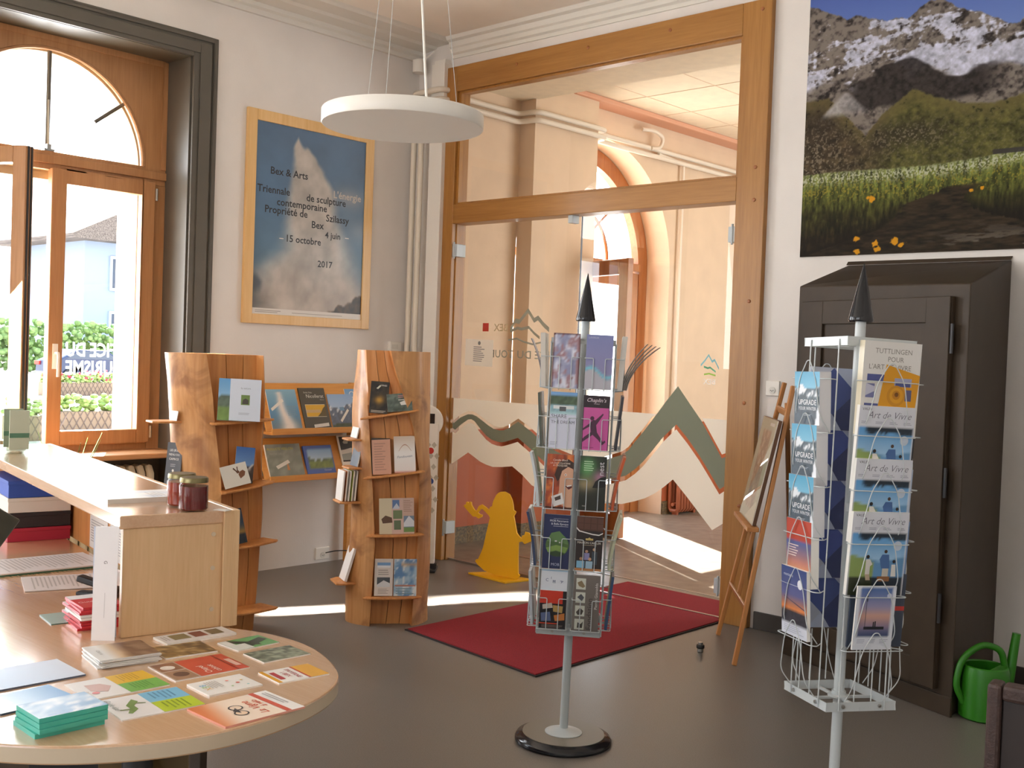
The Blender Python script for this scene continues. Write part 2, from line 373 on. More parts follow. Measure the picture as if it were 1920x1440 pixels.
def stand_at(o, loc, rz, lean=0.0, roll=0.0):
    """Stand a card up: its printed side faces (sin rz, -cos rz); lean tips the top backwards, roll turns it in its own plane (anticlockwise)."""
    o.matrix_world = Matrix.Translation(loc) @ Matrix.Rotation(rz, 4, 'Z') @ Matrix.Rotation(-lean, 4, 'X') @ Matrix.Rotation(-roll, 4, 'Y')
    return o
def lay_at(o, c, ang, z):
    """Lay a card flat, face up, its centre at c, its top pointing along ang."""
    h = max(v.co.z for v in o.data.vertices)
    o.matrix_world = Matrix.Translation((c[0], c[1], z)) @ Matrix.Rotation(ang-math.pi/2, 4, 'Z') @ Matrix.Translation((0, -h/2, 0)) @ Matrix.Rotation(R(-90), 4, 'X')
    return o
# paint recipes -----------------------------------------------------
def P_flat(c): return lambda U, V: np.zeros(U.shape+(3,))+C(c)
def P_grad(*st): return lambda U, V: ramp(V, st)
def P_land(sky0, sky1, ridge, amp, rock, ground, seed=3, snow=None, horizon=0.3, gtex=0.25):
    def f(U, V):
        A = ramp((V-horizon)/(1-horizon), [(0, sky1), (1, sky0)])
        h = ridge+amp*(fbm(U*3.2, U*0+seed, seed, 5)-0.5)*2
        tex = fbm(U*16, V*14, seed+5)
        rk = mixc(np.zeros(A.shape)+C(rock)*0.7, np.zeros(A.shape)+C(rock)*1.35, tex)
        if snow: rk = mixc(rk, np.zeros(A.shape)+C(snow), sm(0.47, 0.6, fbm(U*9+V*4, V*13-U*5, seed+9)+(V-ridge)*0.8))
        A = mixc(A, rk, (V < h).astype(float))
        g = (np.zeros(A.shape)+C(ground))*(1-gtex+2*gtex*fbm(U*22, V*18, seed+2))[..., None]
        hz = horizon+0.05*(fbm(U*4, U*0+seed+1, seed+20, 3)-0.5)*2
        return mixc(A, g, (V < hz).astype(float))
    return f
def P_sunset(top, mid, low, ground, hz=0.3, seed=4):
    def f(U, V):
        A = ramp((V-hz)/(1-hz), [(0, low), (0.35, mid), (1, top)])*(0.94+0.12*fbm(U*4, V*9, seed))[..., None]
        g = np.zeros(A.shape)+C(ground); return mixc(A, g*(0.6+0.8*fbm(U*14, V*20, seed+1))[..., None], sm(hz+0.02, hz-0.03, V+0.08*(fbm(U*5, U*0, seed)-0.5)))
    return f
def P_mottle(c1, c2, s=6, seed=5, c3=None):
    def f(U, V):
        n = sm(0.35, 0.65, fbm(U*s, V*s*1.3, seed)); A = ramp(n, [(0, c1), (1, c2)])
        if c3: A = mixc(A, np.zeros(A.shape)+C(c3), sm(0.55, 0.66, fbm(U*s*1.7+9, V*s*2+4, seed+3)))
        return A
    return f
# ------------------------------------------------------------------ the setting: room shell
ZC = 3.78
struct('floor', MB().box(-0.3, 7.6, -9.2, 0.06, -0.1, 0.0), M_FLOOR)
struct('floor_hall', MB().box(-0.6, 4.6, 0.06, 7.2, -0.1, 0.0), M_HFLOOR)
# left wall: solid parts round the tall windows (y from -3.41 to -1.89, and two more beyond the frame)
wl = MB(); X0, X1 = -0.34, 0.0
openings = [(-8.16, -6.64), (-5.86, -4.34), (-3.41, -1.89)]
ys = [-9.2] + [v for o in openings for v in o] + [0.0]
for i in range(0, len(ys), 2): wl.box(X0, X1, ys[i], ys[i+1], 0, ZC)
for a, b in openings: wl.box(X0, X1, a, b, 3.29, ZC)
for a, b in openings: wl.box(X0, -0.26, a, b, 0, 0.80)
struct('wall_left', wl, M_WALL)
wb = MB(); wb.box(-0.34, 0.24, 0.0, 0.12, 0, ZC); wb.box(0.24, 2.97, 0.0, 0.12, 3.56, ZC); wb.box(2.97, 7.5, 0.0, 0.12, 0, ZC)
struct('wall_back', wb, M_WALL)
struct('wall_right', MB().box(7.5, 7.6, -9.2, 0.12, 0, ZC), M_WALL)
wr = MB(); wr.box(-0.34, 2.4, -9.3, -9.2, 0, ZC); wr.box(2.4, 6.0, -9.3, -9.2, 0, 0.9); wr.box(2.4, 6.0, -9.3, -9.2, 3.3, ZC); wr.box(6.0, 7.6, -9.3, -9.2, 0, ZC)
struct('wall_rear', wr, M_WALL)
struct('ceiling', MB().box(-0.34, 7.6, -9.3, 0.12, ZC, ZC+0.15), M_CEIL)
# cornice profiles
cl = [(0, 3.66), (0.025, 3.66), (0.03, 3.68), (0.03, 3.69), (0.055, 3.70), (0.06, 3.725), (0.17, 3.735), (0.19, 3.75), (0.33, 3.755), (0.345, 3.77), (0.36, 3.78), (0, 3.78)]
struct('trim_1', MB().prism(cl, -9.2, 0.0, 'xz'), M_CORN).name = 'trim_cornice_left'
cb = [(0, 3.635), (-0.012, 3.635), (-0.012, 3.66), (-0.03, 3.67), (-0.03, 3.70), (-0.045, 3.71), (-0.05, 3.745), (-0.075, 3.755), (-0.085, 3.78), (0, 3.78)]
struct('trim_cornice_back', MB().prism(cb, 0.36, 7.5, 'yz'), M_CORN)
struct('baseboard_back', MB().box(3.0, 3.37, -0.014, 0.0, 0.0, 0.10).box(4.41, 7.5, -0.014, 0, 0, 0.10), M_BASE, bevel=0.003)
# pipe chase in the corner and its little box
struct('trim_pipe_chase', MB().box(0.215, 0.35, -0.075, 0.0, 0.0, 3.60).box(0.225, 0.34, -0.06, 0.0, 3.60, 3.63), M_WHITEP, bevel=0.004)

# window surround on the room side
def frame_loop(o, i, z0, zo, zi, x0, x1, mb):
    mb.box(x0, x1, o[0], i[0], z0, zo); mb.box(x0, x1, i[1], o[1], z0, zo); mb.box(x0, x1, i[0], i[1], zi, zo)
tr = MB()
frame_loop((-3.55, -1.72), (-3.41, -1.89), 0.0, 3.43, 3.29, 0.0, 0.022, tr)
frame_loop((-3.535, -1.735), (-3.515, -1.755), 0.0, 3.415, 3.395, 0.022, 0.034, tr)
frame_loop((-3.50, -1.77), (-3.44, -1.85), 0.0, 3.38, 3.315, 0.022, 0.03, tr)
struct('trim_window_surround', tr, M_TRIMD, bevel=0.003)
rv = MB(); rv.box(-0.27, 0.0, -1.902, -1.888, 0.80, 3.302); rv.box(-0.27, 0.0, -3.412, -3.398, 0.80, 3.302); rv.box(-0.27, 0.0, -3.40, -1.90, 3.288, 3.302)
rv.box(-0.262, -0.25, -3.40, -1.90, 0.0, 0.80); rv.box(-0.26, 0.0, -1.902, -1.888, 0.0, 0.80); rv.box(-0.26, 0.0, -3.412, -3.398, 0.0, 0.80)
struct('trim_window_reveal', rv, M_TRIMD)

# ------------------------------------------------------------------ window_1: arched light over two casements
win = thing('window_1', None, None, (0, 0, 0)); win['kind'] = 'structure'
CY, ZS, RA = -2.65, 2.61, 0.605
def half_arch(sign, yo, z0, zt, cy, zs, r):
    a = [(cy+sign*r*math.sin(R(t)), zs+r*math.cos(R(t))) for t in range(90, -1, -5)]
    return [(cy, zt), (cy+sign*yo, zt), (cy+sign*yo, z0), (cy, z0), (cy, zs), (cy+sign*r, zs)] + a[1:]
fr = MB()
for s in (-1, 1): fr.prism(half_arch(s, 0.75, 2.50, 3.285, CY, ZS, RA), -0.335, -0.27, 'yz')
fr.box(-0.335, -0.265, CY-0.75, CY-0.66, 0.82, 2.50); fr.box(-0.335, -0.265, CY+0.66, CY+0.75, 0.82, 2.50); fr.box(-0.335, -0.265, CY-0.66, CY+0.66, 0.82, 0.875)
fr.box(-0.27, -0.255, CY-0.75, CY+0.75, 2.535, 2.585)
fr.box(-0.27, -0.262, CY+0.715, CY+0.75, 2.6, 3.285); fr.box(-0.27, -0.262, CY-0.75, CY+0.715, 3.25, 3.285)
struct('window_frame', fr, M_WINZ, win, bevel=0.004)
ring = MB(); pts = arc(CY, ZS, RA-0.008, 0, 180, 36)
ring.tube([(-0.275, y, z) for y, z in pts], 0.012, 6); struct('window_bead', ring, M_WINY, win, smooth=True)
arcpane = MB().prism([(CY-RA, ZS)]+arc(CY, ZS, RA, 180, 0, 36)[1:], -0.312, -0.308, 'yz'); struct('window_pane', arcpane, M_GLASS, win)
mul = MB(); mul.tube([(-0.30, CY, ZS), (-0.30, CY, ZS+RA)], 0.014, 6); struct('window_mullion', mul, M_TRIMD, win)
for a in (38, 142):
    mb = MB(); c, s_ = math.cos(R(a)), math.sin(R(a)); mb.tube([(-0.30, CY+c*0.36, ZS+s_*0.36), (-0.30, CY+c*0.6, ZS+s_*0.6)], 0.012, 6); struct('window_mullion', mb, M_TRIMD, win)
lt = MB().tube([(-0.285, CY, ZS+0.02), (-0.285, CY-0.005, ZS+0.30)], 0.006, 6).box(-0.30, -0.27, CY-0.03, CY+0.03, ZS, ZS+0.012).box(-0.30, -0.275, CY-0.012, CY+0.012, ZS+0.012, ZS+0.04)
struct('window_latch', lt, M_STEEL, win)
def casement(name, side):
    # local: hinge line on z axis at origin, leaf runs along +x, room side is -y
    w, h, st = 0.66, 1.64, 0.085
    e = bpy.data.objects.new(name, None); COL.objects.link(e); e.parent = win
    f = MB(); f.box(0, st, -0.03, 0.03, 0, h); f.box(w-st, w, -0.03, 0.03, 0, h); f.box(st, w-st, -0.03, 0.03, 0, 0.085); f.box(st, w-st, -0.03, 0.03, h-0.085, h)
    struct('casement_frame', f, M_WINZ, e, bevel=0.005)
    g = MB().box(st, w-st, -0.004, 0.004, 0.085, h-0.085); struct('casement_pane', g, M_GLASS, e)
    return e
cR = casement('casement_closed', 1); cR.location = (-0.265, CY+0.665, 0.87); cR.rotation_euler = (0, 0, R(-90))   # runs towards -y
for o in cR.children:
    pass
hd = MB().box(0.0, 0.008, -0.016, 0.016, -0.075, 0.075).tube([(0.006, 0, 0.02), (0.045, 0, 0.02), (0.05, 0, 0.0), (0.048, 0.0, -0.12)], 0.009, 8)
h = struct('window_handle', hd, M_WHITEP, win, smooth=True); h.location = (-0.234, CY+0.045, 1.40)
for z in (0.90, 2.40):
    hb = struct('window_hinge', MB().tube([(-0.232, CY+0.672, z), (-0.232, CY+0.672, z+0.075)], 0.008, 8), M_STEEL, win, smooth=True)
cL = casement('casement_open', -1); cL.location = (-0.255, CY-0.655, 0.87); cL.rotation_euler = (0, 0, R(25))
gk = struct('casement_gasket', MB().box(0.652, 0.664, -0.016, -0.004, 0.0, 1.64).box(0.652, 0.664, 0.008, 0.018, 0.0, 1.64), M_BLACKM, cL)
# letters on the outer side of the closed pane: they read from the street
def decal_text(txt, size, width, y_right, z, x, mat, name):
    pts, ts = text_points(txt, size, 'l', width, bold=0.018); mb = MB()
    mb.add([(x, y_right-px, z+pz) for px, pz in pts], ts)
    return mb.build(name, mat, win)
decal_text('OFFICE DU', 0.118, 0.43, -2.09, 1.405, -0.272, M_LETTER, 'window_lettering')
decal_text('TOURISME', 0.118, 0.43, -2.09, 1.295, -0.272, M_LETTER, 'window_lettering')
sill = MB().box(-0.27, 0.05, -3.40, -1.89, 0.795, 0.828); struct('window_sill', sill, M_WINY, win, bevel=0.008)
# stone arch outside
st = MB()
for s in (-1, 1): st.prism(half_arch(s, 0.85, 2.45, 3.78, CY, 2.60, 0.60), -0.60, -0.34, 'yz')
st.box(-0.60, -0.34, CY-0.85, CY-0.60, 0.0, 2.45); st.box(-0.60, -0.34, CY+0.60, CY+0.85, 0.0, 2.45); st.box(-0.62, -0.34, CY-0.62, CY+0.62, 0.55, 0.80)
M_STONE = plain('facade_stone', 'b4a88e', 0.8, noise=0.05, nscale=5)
struct('trim_window_stone', st, M_STONE)

# ------------------------------------------------------------------ door_1: oak partition with glass leaves
door = thing('door_1', None, None, (0, 0, 0)); door['kind'] = 'structure'
Y0, Y1 = -0.04, 0.10
struct('door_post', MB().box(0.235, 0.45, Y0, Y1, 0, 3.565), M_OAKZ, door, bevel=0.004)
struct('door_post', MB().box(2.79, 2.975, Y0, Y1, 0, 3.565), M_OAKZ, door, bevel=0.004)
struct('door_head', MB().box(0.45, 2.79, Y0, Y1, 3.385, 3.565), M_OAKX, door, bevel=0.004)
struct('door_transom', MB().box(0.45, 2.79, Y0, Y1, 2.437, 2.575), M_OAKX, door, bevel=0.004)
bd = MB(); y0, y1 = 0.0, 0.02
for q in ((0.45, 0.475, 2.575, 3.385), (2.77, 2.79, 2.575, 3.385), (0.475, 2.77, 2.575, 2.59), (0.475, 2.77, 3.37, 3.385)): bd.box(q[0], q[1], -0.015, 0.02, q[2], q[3])
bd.box(0.445, 0.46, 0.0, 0.05, 0.0, 2.437)
struct('door_bead', bd, M_OAKZ, door, bevel=0.002)
for i, (x, z) in enumerate([(1.028, 3.49), (1.652, 3.50), (2.288, 3.50), (2.915, 3.51), (2.91, 2.62), (2.91, 2.435), (2.905, 1.86), (2.9, 1.28), (2.895, 0.69), (0.30, 2.0)]):
    struct('door_peg', MB().lathe([(0.011, 0), (0.011, 0.003), (0.008, 0.005)], 12, M=Matrix.Translation((x, Y0, z)) @ Matrix.Rotation(R(90), 4, 'X')), M_DOORB, door, smooth=True)
struct('door_pane', MB().box(0.47, 2.775, 0.026, 0.034, 2.585, 3.375), M_DGLASS, door)
struct('door_leaf', MB().box(0.46, 1.603, 0.025, 0.035, 0.012, 2.428), M_DGLASS, door)
struct('door_leaf', MB().box(1.610, 2.782, 0.025, 0.035, 0.012, 2.428), M_DGLASS, door)
struct('door_seal', MB().box(1.6005, 1.6035, 0.023, 0.037, 0.012, 2.428), M_DSTEEL, door)
struct('door_seal', MB().box(0.46, 2.782, 0.022, 0.038, 0.004, 0.014), M_STEEL, door)
for x, z in ((0.467, 2.246), (0.455, 0.24), (2.77, 2.248), (2.77, 0.206)):
    struct('door_hinge', MB().box(x-0.028, x+0.028, -0.03, 0.06, z-0.045, z+0.045).tube([(x, -0.03, z-0.06), (x, -0.03, z+0.06)], 0.008, 8), M_GREYM, door, bevel=0.004)
struct('door_clamp', MB().box(1.51, 1.55, -0.008, 0.06, 2.385, 2.437), M_GREYM, door, bevel=0.003)
def pane_poly(name, pts, mat, y=0.0236, t=0.0006):
    return struct(name, MB().prism(pts, y-t, y, 'xz'), mat, door)
gtop = [(0.462, 1.012), (0.471, 0.997), (0.54, 1.044), (0.615, 1.072), (0.66, 1.073), (0.703, 1.062), (0.76, 1.035), (0.822, 1.005), (0.875, 0.985), (0.928, 0.979), (0.97, 0.983), (1.01, 0.997), (1.104, 1.051), (1.23, 0.991), (1.34, 0.925), (1.46, 0.875), (1.596, 0.845)]
gbot = [(0.462, 0.962), (0.489, 0.952), (0.55, 0.995), (0.617, 1.034), (0.65, 1.038), (0.683, 1.027), (0.745, 0.975), (0.805, 0.932), (0.86, 0.907), (0.912, 0.898), (0.955, 0.897), (0.994, 0.905), (1.107, 0.94), (1.236, 0.87), (1.35, 0.80), (1.47, 0.75), (1.596, 0.725)]
gtopR = [(1.616, 0.842), (1.75, 0.838), (1.86, 0.855), (1.999, 0.901), (2.05, 0.935), (2.096, 0.99), (2.16, 1.06), (2.22, 1.133), (2.31, 1.245), (2.403, 1.354), (2.49, 1.255), (2.578, 1.157), (2.655, 1.05), (2.729, 0.946), (2.776, 0.965)]
gbotR = [(1.616, 0.722), (1.72, 0.715), (1.83, 0.722), (1.939, 0.744), (2.039, 0.775), (2.105, 0.82), (2.167, 0.875), (2.24, 0.957), (2.305, 1.033), (2.355, 1.08), (2.403, 1.122), (2.49, 1.04), (2.572, 0.951), (2.65, 0.855), (2.723, 0.762), (2.776, 0.80)]
lowL = [(0.462, 0.70), (0.54, 0.745), (0.629, 0.798), (0.69, 0.772), (0.751, 0.744), (0.815, 0.727), (0.879, 0.718), (0.97, 0.726), (1.063, 0.74), (1.16, 0.69), (1.248, 0.629), (1.40, 0.585), (1.596, 0.57)]
lowR = [(1.616, 0.568), (1.80, 0.572), (1.912, 0.583), (2.015, 0.592), (2.114, 0.621), (2.19, 0.648), (2.258, 0.684), (2.33, 0.735), (2.393, 0.787), (2.49, 0.70), (2.59, 0.605), (2.683, 0.516), (2.776, 0.579)]
sh = lambda p, d: [(x, z+d) for x, z in p]
pane_poly('door_film', [(0.462, 1.182), (1.596, 1.176)] + sh(gtop, 0.022)[::-1], M_FILM)
pane_poly('door_film', gtop + gbot[::-1], M_FILMG)
pane_poly('door_film', sh(gbot, -0.028) + lowL[::-1], M_FILM)
# right leaf: cream band stays left and right of the tall peak
ri = [p for p in sh(gtopR, 0.022) if p[0] <= 2.24]
pane_poly('door_film', [(1.616, 1.176)] + ri + [(2.26, 1.176)], M_FILM)
rj = [p for p in sh(gtopR, 0.022) if p[0] >= 2.57]
pane_poly('door_film', [(2.585, 1.172)] + rj + [(2.776, 1.172)], M_FILM)
pane_poly('door_film', gtopR + gbotR[::-1], M_FILMG)
pane_poly('door_film', sh(gbotR, -0.03) + lowR[::-1], M_FILM)
# vinyl on the outer face of the left leaf, mirrored from inside
def ribbon(pts, wd):
    mb = MB(); n = len(pts)
    up = [(x, z+wd/2) for x, z in pts]; dn = [(x, z-wd/2) for x, z in pts]
    mb.prism(up+dn[::-1], 0.0366, 0.037, 'xz'); return mb
YO = 0.037
struct('door_logo', ribbon([(0.985, 1.68), (1.03, 1.745), (1.069, 1.738), (1.147, 1.815), (1.205, 1.748), (1.24, 1.765), (1.29, 1.72), (1.342, 1.685)], 0.032), M_ETCH, door)
struct('door_logo', ribbon([(0.99, 1.672), (1.054, 1.695), (1.09, 1.688), (1.158, 1.70), (1.21, 1.66), (1.26, 1.63)], 0.02), M_ETCH, door)
struct('door_logo', ribbon([(0.97, 1.61), (1.05, 1.622), (1.12, 1.60), (1.20, 1.585), (1.28, 1.60)], 0.012), M_ETCH, door)
def mirror_text(txt, xr, z, size, width, mat):
    pts, ts = text_points(txt, size, 'l', width, bold=0.012); mb = MB(); mb.add([(xr-px, YO, z+pz) for px, pz in pts], ts)
    return struct('door_lettering', mb, mat, door)
mirror_text('BEX', 0.958, 1.672, 0.072, 0.13, M_BEIGEV)
mirror_text('OFFICE DU', 1.52, 1.487, 0.075, 0.46, M_ETCH); mirror_text('TOURISME', 1.02, 1.487, 0.075, 0.385, M_ETCH)
struct('door_lettering', MB().box(0.719, 0.777, 0.0362, 0.037, 1.668, 1.727), M_REDV, door)
mirror_text('BEX', 2.655, 1.375, 0.045, 0.083, M_LETTER)
struct('door_logo', ribbon([(2.55, 1.485), (2.578, 1.515), (2.603, 1.548), (2.628, 1.51), (2.645, 1.52), (2.676, 1.47)], 0.014), M_CYANV, door)
struct('door_logo', ribbon([(2.572, 1.478), (2.60, 1.47), (2.615, 1.475), (2.655, 1.45)], 0.011), M_TEALV, door)
struct('door_logo', ribbon([(2.575, 1.432), (2.61, 1.438), (2.655, 1.428)], 0.009), M_LIMEV, door)
nb = card('glass_notice', 0.275, 0.19, 0.0006, ov=[('lines', 0.3, 0.7, 0.15, 0.75, 8, '777777'), ('c', 0.5, 0.86, 0.05, '777777')], bg='f0e8da', edge='f0e8da')
tag(nb, 'small cream paper notice stuck on the left glass leaf under the red square', 'notice'); stand_at(nb, (0.70, 0.0245, 1.42), 0, 0, R(-1))

# ------------------------------------------------------------------ entrance hall behind the glass (left facade wall with the arched street door)
HC, HZ, HR = 2.234, 2.38, 1.11
hw = MB(); hw.box(-0.34, 0.0, 0.12, 1.064, 0, 3.80); hw.box(-0.34, 0.0, 3.404, 7.2, 0, 3.80)
for s in (-1, 1):
    hw.prism([(HC, 3.80), (HC+s*1.17, 3.80), (HC+s*1.17, HZ), (HC+s*HR, HZ)]+[(HC+s*HR*math.sin(R(t)), HZ+HR*math.cos(R(t))) for t in range(85, -1, -5)], -0.34, 0.0, 'yz')
    hw.box(-0.34, 0.0, *sorted((HC+s*HR, HC+s*1.17)), 0, HZ)
struct('wall_hall', hw, M_PEACH)
struct('wall_hall_pilaster', MB().box(0.0, 0.165, 1.13, 1.95, 0.0, 3.78), M_PEACHD)
struct('trim_hall_dado', MB().box(0.0, 0.012, 0.10, 1.118, 0.13, 0.90).box(0.012, 0.177, 1.118, 1.13, 0.13, 0.90).box(0.165, 0.177, 1.13, 1.95, 0.13, 0.90).box(0.0, 0.012, 3.36, 7.2, 0.13, 0.90), M_TERRA)
struct('trim_hall_skirting', MB().box(0.0, 0.02, 0.10, 1.11, 0.0, 0.13).box(0.012, 0.185, 1.11, 1.13, 0, 0.13).box(0.165, 0.185, 1.13, 1.96, 0, 0.13).box(0.0, 0.02, 3.36, 7.2, 0, 0.13), M_GRANITE)
struct('ceiling_hall', MB().box(-0.34, 4.6, 0.12, 1.16, 3.60, 3.80).box(-0.34, 4.6, 1.16, 7.3, 3.78, 3.90), M_HCEIL)
struct('trim_hall_orange', MB().box(0.0, 0.20, 1.60, 7.2, 3.735, 3.78), M_ORANGE, bevel=0.01)
hp = MB()
for k in range(6): hp.box(0.5+0.68*k, 0.505+0.68*k, 1.2, 7.2, 3.776, 3.781)
for k in range(9): hp.box(0.2, 4.6, 1.5+0.68*k, 1.505+0.68*k, 3.776, 3.781)
struct('trim_hall_ceiling_joints', hp, M_PEACH)
struct('wall_hall_far', MB().box(-0.34, 4.6, 7.2, 7.3, 0, 3.8), M_PEACH)
wq = MB(); wq.box(4.5, 4.6, 0.12, 2.4, 0, 3.8); wq.box(4.5, 4.6, 5.6, 7.2, 0, 3.8); wq.box(4.5, 4.6, 2.4, 5.6, 3.3, 3.8)
struct('wall_hall_right', wq, M_PEACH)
# street door with arched light: door_2
d2 = thing('door_2', None, None, (0, 0, 0)); d2['kind'] = 'structure'
a0 = MB(); out = arc(HC, HZ, 1.10, 0, 180, 32); inn = arc(HC, HZ, 0.95, 180, 0, 32)
for i in range(32):
    o0, o1, i0, i1 = out[i], out[i+1], inn[32-i], inn[31-i]; a0.prism([o0, o1, i1, i0], -0.34, -0.26, 'yz')
a0.box(-0.34, -0.26, HC-1.10, HC-0.97, 0, HZ); a0.box(-0.34, -0.26, HC+0.97, HC+1.10, 0, HZ); a0.box(-0.34, -0.24, HC-0.97, HC+0.97, 2.37, 2.44)
struct('street_door_frame', a0, M_DOORB, d2)
fm = MB()
for t in (45, 90, 135): fm.tube([(-0.30, HC+0.2*math.cos(R(t)), 2.47+0.2*math.sin(R(t))), (-0.30, HC+0.95*math.cos(R(t)), HZ+0.95*math.sin(R(t)))], 0.016, 6)
fm.tube([(-0.30, HC+0.5*math.cos(R(t)), 2.42+0.5*math.sin(R(t))) for t in range(0, 181, 10)], 0.016, 6)
struct('street_door_bars', fm, M_DOORB, d2)
def street_leaf(name, loc, rz):
    e = bpy.data.objects.new(name, None); COL.objects.link(e); e.parent = d2; e.location = loc; e.rotation_euler = (0, 0, rz); w, h = 0.96, 2.35
    f = MB(); f.box(0, 0.12, -0.03, 0.03, 0.01, h); f.box(w-0.12, w, -0.03, 0.03, 0.01, h); f.box(0.12, w-0.12, -0.03, 0.03, h-0.13, h); f.box(0.12, w-0.12, -0.03, 0.03, 0.01, 0.20)
    struct('street_leaf_frame', f, M_DOORB, e, bevel=0.006); struct('street_leaf_pane', MB().box(0.12, w-0.12, -0.004, 0.004, 0.20, h-0.13), M_GLASS, e)
street_leaf('street_leaf_open', (-0.24, 2.10, 0), R(-17.5)); street_leaf('street_leaf_shut', (-0.30, HC+0.97, 0), R(-90))
# hall pipes and radiator
pp = lambda z, r: MB().tube(round_path([(0.05, 0.10, z), (0.05, 1.06, z), (0.215, 1.10, z+0.01), (0.215, 2.0, z+0.015), (0.06, 2.05, z+0.02), (0.06, 6.5, z+0.02)], 0.06, 5), r, 10)
p1 = pp(3.475, 0.022).build('heating_pipe', M_PIPE, smooth=True); tag(p1, 'upper cream heating pipe along the top of the hall wall', 'pipe')
p2_ = pp(3.41, 0.022).build('heating_pipe', M_PIPE, smooth=True); tag(p2_, 'lower cream heating pipe along the top of the hall wall', 'pipe')
p3 = MB().tube(round_path([(0.05, 3.44, 0.6), (0.05, 3.44, 3.43), (0.06, 3.0, 3.46)], 0.03), 0.016, 8).build('riser_pipe', M_PIPE, smooth=True); tag(p3, 'thin cream riser pipe running down the hall wall right of the arch', 'pipe')
p4 = MB().tube(round_path([(0.08, 2.70, 3.64), (0.11, 2.86, 3.65), (0.13, 2.98, 3.60), (0.11, 2.96, 3.50), (0.08, 2.86, 3.49)], 0.08, 6), 0.018, 8).build('pipe_loop', M_PIPE, smooth=True); tag(p4, 'small cream looped pipe branch above the arched street door', 'pipe')
def radiator(name, label, loc, rz, n, w, h, m):
    t = thing(name, label, 'radiator', loc, rz)
    for i in range(n):
        x = (i+0.5)*w; mb = MB()
        mb.tube([(x, -0.05, 0.06), (x, -0.05, h-0.03), (x, -0.03, h), (x, 0.03, h), (x, 0.05, h-0.03), (x, 0.05, 0.06), (x, 0.03, 0.04), (x, -0.03, 0.04)], w*0.42, 8, closed=True)
        mb.build('section', m, t, smooth=True)
    MB().tube([(0, 0, 0.10), (n*w, 0, 0.10)], 0.018, 8).tube([(0, 0, h-0.05), (n*w, 0, h-0.05)], 0.018, 8).build('manifold', m, t, smooth=True)
    for x in (w, (n-1)*w): MB().box(x-0.015, x+0.015, -0.03, 0.03, 0, 0.05).build('foot', m, t)
    return t
radiator('radiator', 'terracotta painted radiator on the hall wall seen through the right glass leaf', (0.09, 3.42, 0), R(90), 8, 0.05, 0.52, M_RADR)
radiator('radiator', 'cream cast radiator in the dark niche under the window', (-0.14, -3.1, 0), R(90), 18, 0.06, 0.72, M_RADI)
# ------------------------------------------------------------------ reception desk with rounded end and the raised counter on it
DZ = 0.75
desk = thing('reception_desk', 'pale beech reception desk with a big rounded end, leaflets spread on it', 'desk', (3.6, -4.5, 0))
def off(pts, dx=3.6, dy=-4.5): return [(x-dx, y-dy) for x, y in pts]
endc = [(3.60, -3.905), (3.669, -3.877), (3.723, -3.848), (3.794, -3.828), (3.88, -3.822), (3.94, -3.828), (3.994, -3.842), (4.06, -3.864), (4.123, -3.893), (4.17, -3.92), (4.212, -3.955), (4.248, -4.0), (4.279, -4.055), (4.305, -4.12), (4.322, -4.199), (4.33, -4.27), (4.326, -4.349), (4.308, -4.42), (4.278, -4.489), (4.247, -4.54), (4.208, -4.592), (4.165, -4.635), (4.118, -4.675), (4.04, -4.725), (3.95, -4.77), (3.84, -4.80)]
def catmull(ps, n=5):
    out = []
    for i in range(len(ps)-1):
        p0, p1, p2, p3 = ps[max(i-1, 0)], ps[i], ps[i+1], ps[min(i+2, len(ps)-1)]
        for j in range(n):
            t = j/n; out.append(tuple(0.5*(2*p1[k]+(p2[k]-p0[k])*t+(2*p0[k]-5*p1[k]+4*p2[k]-p3[k])*t*t+(3*p1[k]-p0[k]-3*p2[k]+p3[k])*t**3) for k in (0, 1)))
    return out + [ps[-1]]
endc = [(x*0.5+(endc[max(i-1, 0)][0]+endc[min(i+1, len(endc)-1)][0])*0.25, y*0.5+(endc[max(i-1, 0)][1]+endc[min(i+1, len(endc)-1)][1])*0.25) for i, (x, y) in enumerate(endc)]
deskp = off(catmull(endc) + [(1.5, -4.42), (1.5, -3.50)])
LEGP = (0.56, 0.085, 0)
top = MB().prism(deskp, DZ-0.036, DZ); top.build('desk_top', M_BEECHX, desk, bevel=0.004)
MB().prism(off([(x*1.0007-0.0026, y*1.0007+0.003) for x, y in catmull(endc[2:-2])] + [(3.6, -4.2)]), DZ-0.032, DZ-0.004).build('edge_band', M_EDGE, desk)
MB().lathe([(0.03, 0.0), (0.03, DZ-0.036)], 28).build('leg', M_DSTEEL, desk, smooth=True).location = LEGP
MB().lathe([(0.15, 0.0), (0.15, 0.012), (0.04, 0.02)], 32).build('foot_plate', M_DSTEEL, desk, smooth=True).location = LEGP
MB().box(-0.09, 0.09, 0.05, 0.066, 0, DZ-0.036, M=Matrix.Translation(LEGP) @ Matrix.Rotation(R(48), 4, 'Z')).build('pedestal_panel', plain('pedestal_brown', '6a5636', 0.25), desk, bevel=0.002)
MB().box(-0.23, -0.09, 0.06, 0.076, 0, DZ-0.036, M=Matrix.Translation(LEGP) @ Matrix.Rotation(R(48), 4, 'Z')).build('pedestal_panel', M_BLACKM, desk, bevel=0.002)
MB().box(-2.0, -1.98, -0.2, 0.5, 0, DZ-0.036).build('side_panel', M_RECESS, desk, bevel=0.002)
MB().box(-1.9, 0.20, 0.45, 0.47, 0.05, DZ-0.036).build('modesty_panel', M_DARK, desk, bevel=0.002)
MB().box(-0.75, -0.747, -0.31, -0.10, DZ, DZ+0.0006).build('joint_line', M_BASE, desk)

